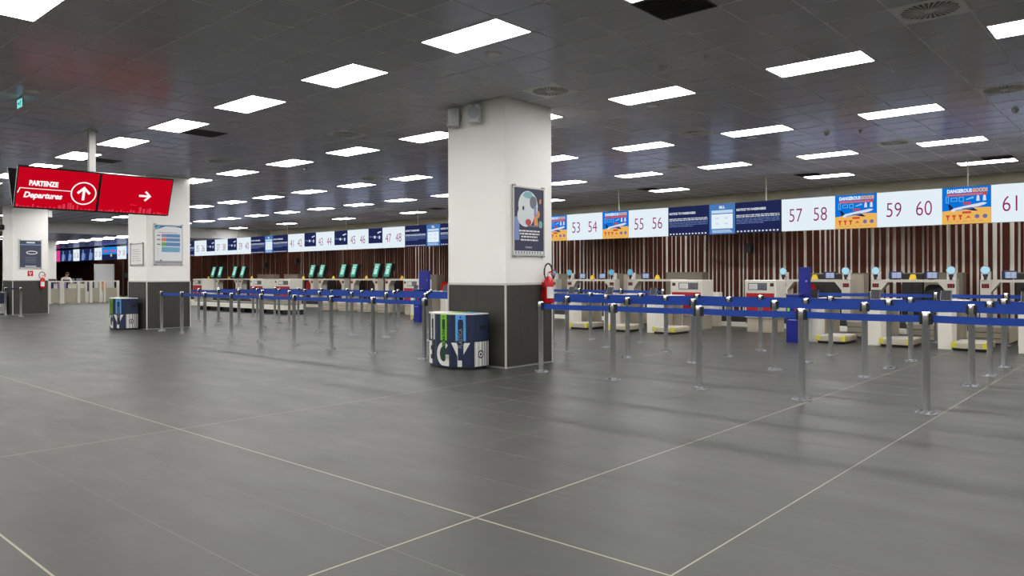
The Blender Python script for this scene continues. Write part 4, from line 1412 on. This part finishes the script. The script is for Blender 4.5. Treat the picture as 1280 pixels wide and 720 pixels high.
def chair(x, y, m, label, rz=0.0):
    t = thing('office_chair', label, 'chair', (x, y, 0))
    MB().bbox(x - .24, x + .24, y - .23, y + .23, .44, .52, m, .03).build('seat', t)
    b = MB()
    N = 10
    prof = [(.19, .62), (.23, .75), (.235, .95), (.19, 1.08), (.10, 1.14), (-.10, 1.14), (-.19, 1.08), (-.235, .95), (-.23, .75), (-.19, .62)]
    vs = [(x + a, y + .22 - .06 * (1 - abs(a) / .24), z) for a, z in prof] + [(x + a, y + .28 - .06 * (1 - abs(a) / .24), z) for a, z in prof]
    n = len(prof)
    b.faces(vs, [tuple(range(n)), tuple(reversed(range(n, 2 * n)))] + [(i, n + i, n + (i + 1) % n, (i + 1) % n) for i in range(n)], m)
    b.build('backrest', t)
    MB().tube([(x, y + .1, .47), (x, y + .26, .5), (x, y + .27, .66)], .02, m_black).build('back_post', t)
    MB().cyl((x, y, .09), .03, .36, m_black, 12).build('gas_column', t)
    for k in range(5):
        a = 2 * PI * k / 5 + .3
        MB().tube([(x, y, .10), (x + .27 * math.cos(a), y + .27 * math.sin(a), .065)], .018, m_black, 6).build('leg', t)
        MB().lathe((x + .27 * math.cos(a), y + .27 * math.sin(a), 0.0), [(.02, 0), (.028, .028), (.02, .055)], m_black, 10).build('caster', t)
    t.rotation_euler = (0, 0, rz)
    return t

# right hand block
portal(-5.89, -3.97, 'white counter frame with two round blue lamps under signs fifty nine and sixty', e_disc)
portal(-3.48, -1.56, 'white counter frame at the right edge, under sign sixty one', e_disc)
portal(-8.28, -6.40, 'white counter frame beside the red fronted counter, under sign fifty eight', e_disc, leftp=True)
portal(-15.71, -13.76, 'white counter frame under signs fifty three and fifty four', e_discdim)
portal(-13.26, -11.30, 'white counter frame under signs fifty five and fifty six', e_discdim, rightp=False)
portal(-18.15, -16.19, 'white counter frame half behind the big column, right of it', e_discdim)
for x, lab in ((-5.32, 'monitor left on the frame under signs fifty nine and sixty'), (-4.52, 'monitor right on the frame under signs fifty nine and sixty'), (-2.9, 'monitor on the counter frame at the right edge'),
               (-6.95, 'monitor on the counter frame beside the blue totem'), (-15.1, 'monitor left on the frame under signs fifty three and fifty four'), (-14.28, 'monitor right on the frame under signs fifty three and fifty four'),
               (-12.62, 'monitor on the counter frame under signs fifty five and fifty six')):
    monitor(x, lab)
for x, lab in ((-4.93, 'small yellow tent between two monitors under signs fifty nine and sixty'), (-7.34, 'small yellow tent right of the blue totem panel'), (-14.69, 'small yellow tent between two monitors under signs fifty three and fifty four'),
               (-12.2, 'small yellow tent on the frame under signs fifty five and fifty six')):
    yellow_tent(x, lab)
for x0, lab in ((-5.83, 'white desk front with black pictogram stand, just right of the blue totem'), (-4.62, 'white desk front with black pictogram stand, under sign fifty nine'), (-3.38, 'white desk front with black pictogram stand, under sign sixty'),
                (-2.11, 'white desk front with black pictogram stand at the right edge'), (-12.20, 'white desk front nearest the big column on its right'), (-10.97, 'white desk front in the middle of the block under signs fifty three to fifty six'),
                (-9.70, 'white desk front left of the left red fronted counter')):
    desk(x0, lab)
    scale(x0 + .27, .56, lab.replace('white desk front', 'yellow cornered scale beside desk').replace('in the middle of the block under', 'in mid block under').replace(' with black pictogram stand', '').replace('left red fronted', 'red'))
    if x0 > -9.6 or x0 < -9.8:
        injector(x0 + .30, .60, lab.replace('white desk front', 'beige conveyor behind desk').replace('in the middle of the block under', 'in mid block under').replace(' with black pictogram stand', '').replace('left red fronted', 'red'))
service_counter(-10.02, -9.10, 17.55, 'red and white service counter left of the gap, under sign fifty six')
service_counter(-7.98, -7.20, 17.6, 'red and white service counter right of the gap, under sign fifty seven', True)
for x0, x1, h, m, lab in ((-6.72, -6.36, 1.44, m_beige, 'tall beige cabinet right of the frame under sign fifty eight'), (-7.86, -6.95, 1.44, m_dark, 'black cabinet behind the frame beside the blue totem'),
                          (-5.42, -4.93, 1.44, m_dark, 'black cabinet behind the frame under sign fifty nine'), (-4.90, -4.02, 1.44, m_greybox, 'taupe cabinet behind the frame under sign sixty'),
                          (-2.9, -2.0, 1.44, m_dark, 'dark cabinet behind the frame at the right edge'), (-17.06, -16.43, 1.45, m_greybox, 'taupe cabinet at the right side of the big column'),
                          (-14.46, -14.1, 1.45, m_greybox, 'taupe cabinet behind the right pillar under sign fifty four'), (-14.08, -13.62, 1.45, m_beige, 'beige cabinet between the frames under signs fifty four and fifty five'),
                          (-12.45, -11.15, 1.49, m_greybox, 'long taupe cabinet above the red fronted counter under sign fifty six')):
    back_cabinet(x0, x1, h, m, lab)
o = MB().bbox(-9.82, -9.3, 18.9, 19.1, .42, .93, m_counter, .01)
o.box(-9.8, -9.32, 18.92, 19.08, 0, .42, m_beige)
tag(o.build('side_desk'), 'white side desk right of the left red counter in the gap', 'desk')
chair(-7.75, 21.0, m_red, 'dark red office chair behind the right service counter')
o = MB().bbox(-8.36, -8.06, 18.5, 18.9, .14, .52, m_black, .02)
o.box(-8.32, -8.10, 18.54, 18.86, 0, .14, m_dark)
tag(o.build('tote_box'), 'low black box on the floor in the gap between red counters', 'box')
chair(-23.0, 21.35, m_red, 'red office chair just left of the big column')
chair(-2.55, 21.0, m_black, 'black office chair behind the counter frame at the right edge')
chair(-4.6, 21.0, m_black, 'black office chair behind the frame under signs fifty nine and sixty')

# collector conveyor along the wall
t = thing('collector_conveyor', 'long low baggage collector conveyor with pale kickboard along the slatted wall', 'conveyor', (-20, 19.8, 0))
MB().box(-44, 2, 19.22, 20.35, 0, .12, m_counter).build('kickboard', t)
MB().box(-44, 2, 19.34, 20.35, .12, .26, m_rubber).build('rubber_belt', t)
MB().box(-44, 2, 20.35, 20.45, 0, .30, m_beige).build('back_rail', t)

# blue baggage size totems
def totem(x, y, label, wide=.23):
    t = thing('baggage_sizer', label, 'totem', (x, y, 0))
    MB().bbox(x - .16, x + .10, y - .13, y + .25, 0, 1.0, m_navy2, .01).build('lower_body', t)
    MB().bbox(x + .10 - wide + .14, x + .24, y + .12, y + .20, .5, 1.56, m_navy2, .008).build('back_panel', t)
    MB().rect((x - .13, y - .13, .70), X_, Z_, 0, -.10, .05, .06, m_green, .003, .003).build('green_label', t)
    MB().rect((x + .02, y - .13, .70), X_, Z_, 0, -.10, .05, .05, m_red, .003, .003).build('red_label', t)
    MB().rect((x - .11, y - .13, .46), X_, Z_, 0, 0, .17, .02, m_periw, .003, .003).build('strip', t)
    fr = MB()
    fr.box(x - .17, x + .12, y - .14, y + .26, .99, 1.01, m_steel)
    fr.build('rim', t)
    g = MB().disc((x + .17, y + .12, 1.27), X_, Z_, 0, 0, .022, m_periw, .002, 0, 12)
    g.build('round_mark', t)
    return t
totem(-5.93, 15.54, 'blue baggage size totem with tall panel, left of the desk under sign fifty eight')
totem(-17.2, 15.12, 'blue baggage size totem just left of the big column', .44)

# left hand blocks (seen over the belts)
for a, b, lab in ((-30.60, -28.55, 'white counter frame with green screens under signs forty three and forty four'), (-28.08, -26.10, 'white counter frame with green screens under signs forty five and forty six'),
                  (-25.60, -23.55, 'white counter frame with green screen under signs forty seven and forty eight'), (-33.1, -31.05, 'white counter frame with green screen under signs forty one and forty two'),
                  (-40.75, -38.3, 'white counter frame with two green screens under sign thirty eight'), (-38.1, -36.2, 'white counter frame with green screens under signs thirty nine and forty'), (-43.2, -41.0, 'white counter frame farthest left beside the second column')):
    portal(a, b, lab, e_discdim, digits=True, disc=False)
KI = [(-41.1, 'green tilted screen, first of the four left ones'), (-40.3, 'green tilted screen, second of the four left ones'), (-38.68, 'green tilted screen, third of the four left ones'), (-37.8, 'green tilted screen, last of the four left ones'),
      (-31.2, 'green tilted screen, leftmost of the six near the big column'), (-30.4, 'green tilted screen, second of the six near the big column'), (-28.72, 'green tilted screen, third of the six near the big column'),
      (-27.87, 'green tilted screen, fourth of the six near the big column'), (-26.26, 'green tilted screen, fifth of the six near the big column'), (-25.46, 'green tilted screen nearest the big column on its left')]
for x, lab in KI:
    green_kiosk(x, lab)
for x, lab in ((-41.76, 'small yellow tent left of the leftmost green screen'), (-39.37, 'small yellow tent between the four left green screens'), (-36.9, 'small yellow tent above the left red counter'),
               (-32.0, 'small yellow tent left of the six green screens'), (-29.5, 'small yellow tent under sign forty four'), (-27.0, 'small yellow tent under sign forty six'), (-24.55, 'small yellow tent nearest the big column on its left')):
    yellow_tent(x, lab)
service_counter(-31.75, -30.6, 17.6, 'white and red counter in the left block, under sign forty one')
service_counter(-29.65, -28.4, 17.6, 'white and red counter of the left block, under signs forty three and forty four')
service_counter(-20.95, -20.1, 17.6, 'white and red counter beside the blue totem left of the big column')
service_counter(-37.4, -36.4, 17.6, 'white and red counter at the edge of the second column')
for x0, lab in ((-18.5, 'white desk front left of the big column, beside the blue totem'), (-17.1, 'white desk front touching the big column on its left')):
    desk(x0, lab)
    scale(x0 + .27, .56, lab.replace('white desk front', 'low baggage scale beside the desk'))
for k, x0 in enumerate((-19.8, -21.05, -22.3, -23.55, -24.8, -26.05)):
    if x0 != -21.05: injector(x0, .60, f'beige conveyor behind the left queue, {ORD[k + 2]} left of the big column')
for x0, x1, h, m, lab in ((-23.9, -23.4, 1.45, m_greybox, 'taupe cabinet at the left side of the big column'), (-30.3, -29.0, 1.25, m_dark, 'dark cabinet behind the frame under signs forty three and forty four'),
                          (-28.0, -26.3, 1.3, m_dark, 'dark cabinet behind the frame under signs forty five and forty six'), (-35.3, -34.0, 1.5, m_greybox, 'taupe cabinet under the notice next to panel forty one'), (-38.0, -36.4, 1.5, m_greybox, 'taupe cabinet behind the left red counter'),
                          (-33.0, -31.3, 1.25, m_dark, 'dark cabinet behind the frame under signs forty one and forty two'), (-40.5, -38.6, 1.25, m_dark, 'dark cabinet behind the frame under sign thirty eight'),
                          (-25.3, -24.2, 1.25, m_dark, 'dark cabinet behind the frame under signs forty seven and forty eight')):
    back_cabinet(x0, x1, h, m, lab)
chair(-34.6, 20.9, m_red, 'red office chair behind the two left red counters')
chair(-32.4, 20.9, m_red, 'red office chair left of the six green screens')
# low oversize conveyor behind the left queue
t = thing('oversize_conveyor', 'low white edged baggage conveyor on black feet behind the left queue', 'conveyor', (-26, 15.2, 0))
MB().box(-31.5, -24.2, 14.75, 15.6, .17, .345, m_counter).build('side_rail', t)
MB().box(-31.4, -24.3, 14.85, 15.5, .345, .36, m_rubber).build('rubber_belt', t)
for k in range(7):
    MB().box(-31.2 + 1.1 * k, -30.6 + 1.1 * k, 14.9, 15.45, 0, .17, m_black).build('foot', t)
# small security cameras against the slats
for x, z, lab in ((-9.75, 2.2, 'small black camera on the slatted wall under the right notice sign'), (-37.7, 2.0, 'small black camera on the slatted wall left'), (-34.6, 2.2, 'small black camera on the slatted wall under sign forty two')):
    o = MB().box(x - .08, x + .08, YSLAT - .25, YSLAT - .04, z - .12, z + .14, m_black)
    tag(o.build('security_camera'), lab, 'camera')

# ------------------------------------------------------------------ far barrier, partition and person
t = thing('glass_barrier', 'white framed glass barrier with gates across the far end', 'barrier', (-43.5, 14.5, 0))
for y0, w in ((12.90, .10), (13.42, .20), (14.24, .14), (14.62, .10), (14.84, .14), (15.32, .12), (15.54, .10), (16.22, .12)):
    MB().bbox(-43.56, -43.44, y0, y0 + w, 0, 1.15, m_counter, .006).build('post', t)
MB().box(-43.54, -43.46, 12.9, 16.34, 1.13, 1.19, m_counter).build('top_rail', t)
ys = [13.0, 13.42, 13.62, 14.24, 14.38, 14.62, 14.98, 15.32, 15.64, 16.22]
for a, b in zip(ys[0::2], ys[1::2]):
    MB().box(-43.51, -43.49, a + .01, b - .01, .06, .80, m_glass).build('glass_panel', t)
o = thing('white_partition', 'plain white partition board standing behind the glass barrier', 'partition', (-50, 17.9, 0))
MB().box(-50.05, -50, 17.35, 18.5, .5, 2.19, m_speaker).build('board', o)
for y in (17.36, 18.44):
    MB().box(-50.08, -49.97, y, y + .06, 0, 2.19, m_trim).build('post', o)
MB().box(-50.4, -49.6, 17.38, 17.42, 0, .04, m_trim).build('foot', o)
MB().box(-50.4, -49.6, 18.44, 18.48, 0, .04, m_trim).build('foot', o)
t = thing('black_post', 'tall black post with a head beside the second column', 'post', (-43.2, 16.45, 0))
MB().cyl((-43.2, 16.45, 0), .05, 2.25, m_black, 12).build('pole', t)
MB().cyl((-43.2, 16.45, 0), .2, .03, m_black, 18).build('base', t)
MB().bbox(-43.3, -43.1, 16.5, 16.72, 1.35, 1.6, m_black, .02).build('head', t)
o = MB().bbox(-42.9, -42.6, 16.65, 17.15, .55, 1.15, m_black, .04)
o.box(-42.8, -42.7, 16.85, 16.95, 0, .56, m_black)
tag(o.build('bag_trolley'), 'black upright box beside the tall black post', 'box')
t = thing('far_desk', 'white service desk behind the glass barrier', 'desk', (-47.5, 14.5, 0))
MB().bbox(-47.8, -47.1, 12.8, 15.9, 0, .98, m_counter, .01).build('body', t)
MB().bbox(-47.85, -47.05, 12.75, 15.95, .98, 1.02, m_beige, .01).build('top', t)
for y in (15.1, 15.5):
    MB().bbox(-47.5, -47.4, y, y + .3, 1.02, 1.3, m_postgrey, .01).build('desk_screen', t)
for y0, m, lab in ((13.05, m_beltedge, 'dark blue crate behind the glass barrier'), (13.65, m_bviolet, 'mauve bag behind the glass barrier'), (15.66, m_postora, 'orange box behind the glass barrier'), (14.98, m_postnavy, 'navy bag behind the glass barrier')):
    o = MB().bbox(-44.6, -44.3, y0, y0 + .34, .60, 1.08, m, .02)
    o.box(-44.58, -44.32, y0 + .02, y0 + .32, 0, .61, m_counter)
    o.box(-44.5, -44.4, y0 + .1, y0 + .24, 1.08, 1.11, m_black)
    tag(o.build('storage_box'), lab, 'box')

def person():
    t = thing('person', 'person in pale shirt and dark waistcoat leaning over behind glass barrier', 'person', (-46.2, 14.5, 0))
    # skeleton in local metres: x forward (towards camera), y sideways
    J = {'pelvis': (0, 0, .92), 'belly': (.06, 0, 1.06), 'chest': (.19, 0, 1.26), 'neck': (.29, 0, 1.40), 'headb': (.34, 0, 1.45), 'heada': (.42, 0, 1.53), 'headt': (.44, 0, 1.60)}
    R = {'pelvis': .135, 'belly': .125, 'chest': .14, 'neck': .055, 'headb': .06, 'heada': .088, 'headt': .075}
    E = [('pelvis', 'belly'), ('belly', 'chest'), ('chest', 'neck'), ('neck', 'headb'), ('headb', 'heada'), ('heada', 'headt')]
    for s, n in ((1, 'l'), (-1, 'r')):
        J.update({n + 'hip': (0, s * .10, .86), n + 'knee': (.03, s * .11, .48), n + 'ank': (-.01, s * .11, .08), n + 'toe': (.15, s * .12, .04),
                  n + 'sho': (.22, s * .19, 1.33), n + 'elb': (.36, s * .25, 1.12), n + 'wri': (.52, s * .16, 1.08), n + 'palm': (.59, s * .14, 1.07)})
        R.update({n + 'hip': .09, n + 'knee': .058, n + 'ank': .04, n + 'toe': .035, n + 'sho': .062, n + 'elb': .042, n + 'wri': .028, n + 'palm': .032})
        E += [('pelvis', n + 'hip'), (n + 'hip', n + 'knee'), (n + 'knee', n + 'ank'), (n + 'ank', n + 'toe'), ('chest', n + 'sho'), (n + 'sho', n + 'elb'), (n + 'elb', n + 'wri'), (n + 'wri', n + 'palm')]
        for k, (dy, ln) in enumerate(((-.03, .065), (-.011, .078), (.009, .072), (.028, .058))):
            a, b = f'{n}f{k}a', f'{n}f{k}b'
            J[a] = (.62, s * .14 + dy, 1.068); J[b] = (.62 + ln, s * .14 + dy * 1.15, 1.045)
            R[a] = .010; R[b] = .008
            E += [(n + 'palm', a), (a, b)]
        J[n + 'th'] = (.615, s * .095, 1.06); R[n + 'th'] = .010
        E.append((n + 'palm', n + 'th'))
    names = list(J)
    me = bpy.data.meshes.new('body')
    me.from_pydata([J[k] for k in names], [(names.index(a), names.index(b)) for a, b in E], [])
    ob = bpy.data.objects.new('body', me); COL.objects.link(ob); ob.parent = t
    md = ob.modifiers.new('skin', 'SKIN'); md.use_smooth_shade = True
    bmx = bmesh.new(); bmx.from_mesh(me)
    lay = bmx.verts.layers.skin.verify()
    bmx.verts.ensure_lookup_table()
    for i, k in enumerate(names):
        bmx.verts[i][lay].radius = (R[k], R[k])
        bmx.verts[i][lay].use_root = (k == 'pelvis')
    bmx.to_mesh(me); bmx.free()
    ob.modifiers.new('smooth', 'SUBSURF').levels = 1
    ob.modifiers['smooth'].render_levels = 1
    m = bpy.data.materials.new('person cloth and skin'); m.use_nodes = True
    nt = m.node_tree; b = nt.nodes['Principled BSDF']; b.inputs['Roughness'].default_value = .75
    tc = nt.nodes.new('ShaderNodeTexCoord'); sp = nt.nodes.new('ShaderNodeSeparateXYZ')
    nt.links.new(tc.outputs['Object'], sp.inputs[0])
    cr = nt.nodes.new('ShaderNodeValToRGB'); cr.color_ramp.interpolation = 'CONSTANT'
    el = cr.color_ramp.elements
    el[0].position, el[0].color = 0.0, (*lin((44, 44, 56)), 1)
    el[1].position, el[1].color = .50, (*lin((224, 218, 212)), 1)
    e3 = el.new(.715); e3.color = (*lin((206, 160, 132)), 1)
    mr = nt.nodes.new('ShaderNodeMath'); mr.operation = 'DIVIDE'; mr.inputs[1].default_value = 2.0
    nt.links.new(sp.outputs['Z'], mr.inputs[0]); nt.links.new(mr.outputs[0], cr.inputs[0])
    hx = nt.nodes.new('ShaderNodeMath'); hx.operation = 'GREATER_THAN'; hx.inputs[1].default_value = .50
    nt.links.new(sp.outputs['X'], hx.inputs[0])
    mx = nt.nodes.new('ShaderNodeMix'); mx.data_type = 'RGBA'
    mx.inputs['B'].default_value = (*lin((206, 160, 132)), 1)
    nt.links.new(hx.outputs[0], mx.inputs['Factor']); nt.links.new(cr.outputs[0], mx.inputs['A'])
    nt.links.new(mx.outputs['Result'], b.inputs['Base Color'])
    me.materials.append(m)
    def ell(name, c, rx, ry, rz, m, z0=-1.0):
        b2 = MB(); vs, fs = [], []
        n1, n2 = 8, 14
        for i in range(n1 + 1):
            th = PI * i / n1
            for k in range(n2):
                a = 2 * PI * k / n2
                vs.append((c[0] - 46.2 + rx * math.sin(th) * math.cos(a), c[1] + 14.5 + ry * math.sin(th) * math.sin(a), max(c[2] + rz * math.cos(th), c[2] + z0)))
        for i in range(n1):
            for k in range(n2):
                fs.append((i * n2 + k, (i + 1) * n2 + k, (i + 1) * n2 + (k + 1) % n2, i * n2 + (k + 1) % n2))
        b2.faces(vs, fs, m, True)
        return b2.build(name, t)
    ell('hair', (.40, 0, 1.575), .115, .10, .085, m_hair, -.04)
    ell('nose', (.515, 0, 1.515), .022, .013, .018, m_skin)
    for s in (-1, 1):
        ell('eye', (.498, s * .032, 1.535), .010, .014, .009, m_black)
        ell('ear', (.405, s * .092, 1.525), .02, .012, .032, m_skin)
    ell('mouth', (.50, 0, 1.488), .008, .024, .006, m_postred)
    v = MB()
    rings = []
    for c, rr in (((.02, 0, .96), .150), ((.07, 0, 1.06), .148), ((.14, 0, 1.17), .158), ((.20, 0, 1.28), .150)):
        rings.append([(c[0] - 46.2 + rr * .92 * math.cos(2 * PI * k / 16), 14.5 + rr * 1.12 * math.sin(2 * PI * k / 16), c[2] - .3 * rr * math.cos(2 * PI * k / 16)) for k in range(16)])
    vs = [p for rg in rings for p in rg]
    v.faces(vs, [(i * 16 + k, i * 16 + (k + 1) % 16, (i + 1) * 16 + (k + 1) % 16, (i + 1) * 16 + k) for i in range(3) for k in range(16)], m_trouser, True)
    v.build('waistcoat', t)
person()


# ------------------------------------------------------------------ sub-parts: pieces that belong to a part go under it
def centre(o):
    b = [Vector(c) for c in o.bound_box]
    return o.matrix_local @ (sum(b, Vector((0, 0, 0))) / 8)
HOST = {
    'screen': ('numeral', 'heading', 'sand_field', 'airliner_print', 'red_print', 'icon_print', 'round_symbol_print', 'body_text', 'icon_row', 'page_print', 'entry_print',
               'white_strip', 'logo_print', 'figure_print', 'band_print', 'wording', 'underline', 'up_arrow', 'right_arrow', 'skyline_print', 'screen_text', 'screen_print', 'screen_mark'),
    'sheet': ('white_print', 'colour_print', 'text_print', 'logo_strip', 'timetable_print', 'poster_print', 'bar_print'),
    'head': ('round_lamp', 'lamp_rim', 'camera_head'),
    'digit_display': ('lit_digits',),
    'screen_frame': ('screen_sheet',),
    'pictogram_stand': ('pictogram',),
    'stream_frame': ('opening', 'stream_lettering', 'stream_icon'),
    'barcode_panel': ('round_emblem',),
    'lid': ('lid_colour',),
    'valve': ('lever', 'hose'),
    'cylinder': ('paper_label',),
    'base_flange': ('bolt',),
    'cassette': ('belt',),
    'leg': ('caster',),
    'back_panel': ('round_mark',),
    'lower_body': ('green_label', 'red_label', 'strip', 'rim'),
    'lit_face': ('symbol',),
    'platform': ('plate', 'corner_guard'),
    'cabinet': ('grille',),
}
def kind_name(o): return o.name.split('.')[0]
for root in [o for o in COL.objects if o.parent is None and o.type == 'EMPTY']:
    kids = list(root.children)
    for host, subs in HOST.items():
        hosts = [k for k in kids if kind_name(k) == host]
        if not hosts: continue
        for k in kids:
            if kind_name(k) in subs and k.parent == root:
                k.parent = min(hosts, key=lambda h: (centre(h) - centre(k)).length)
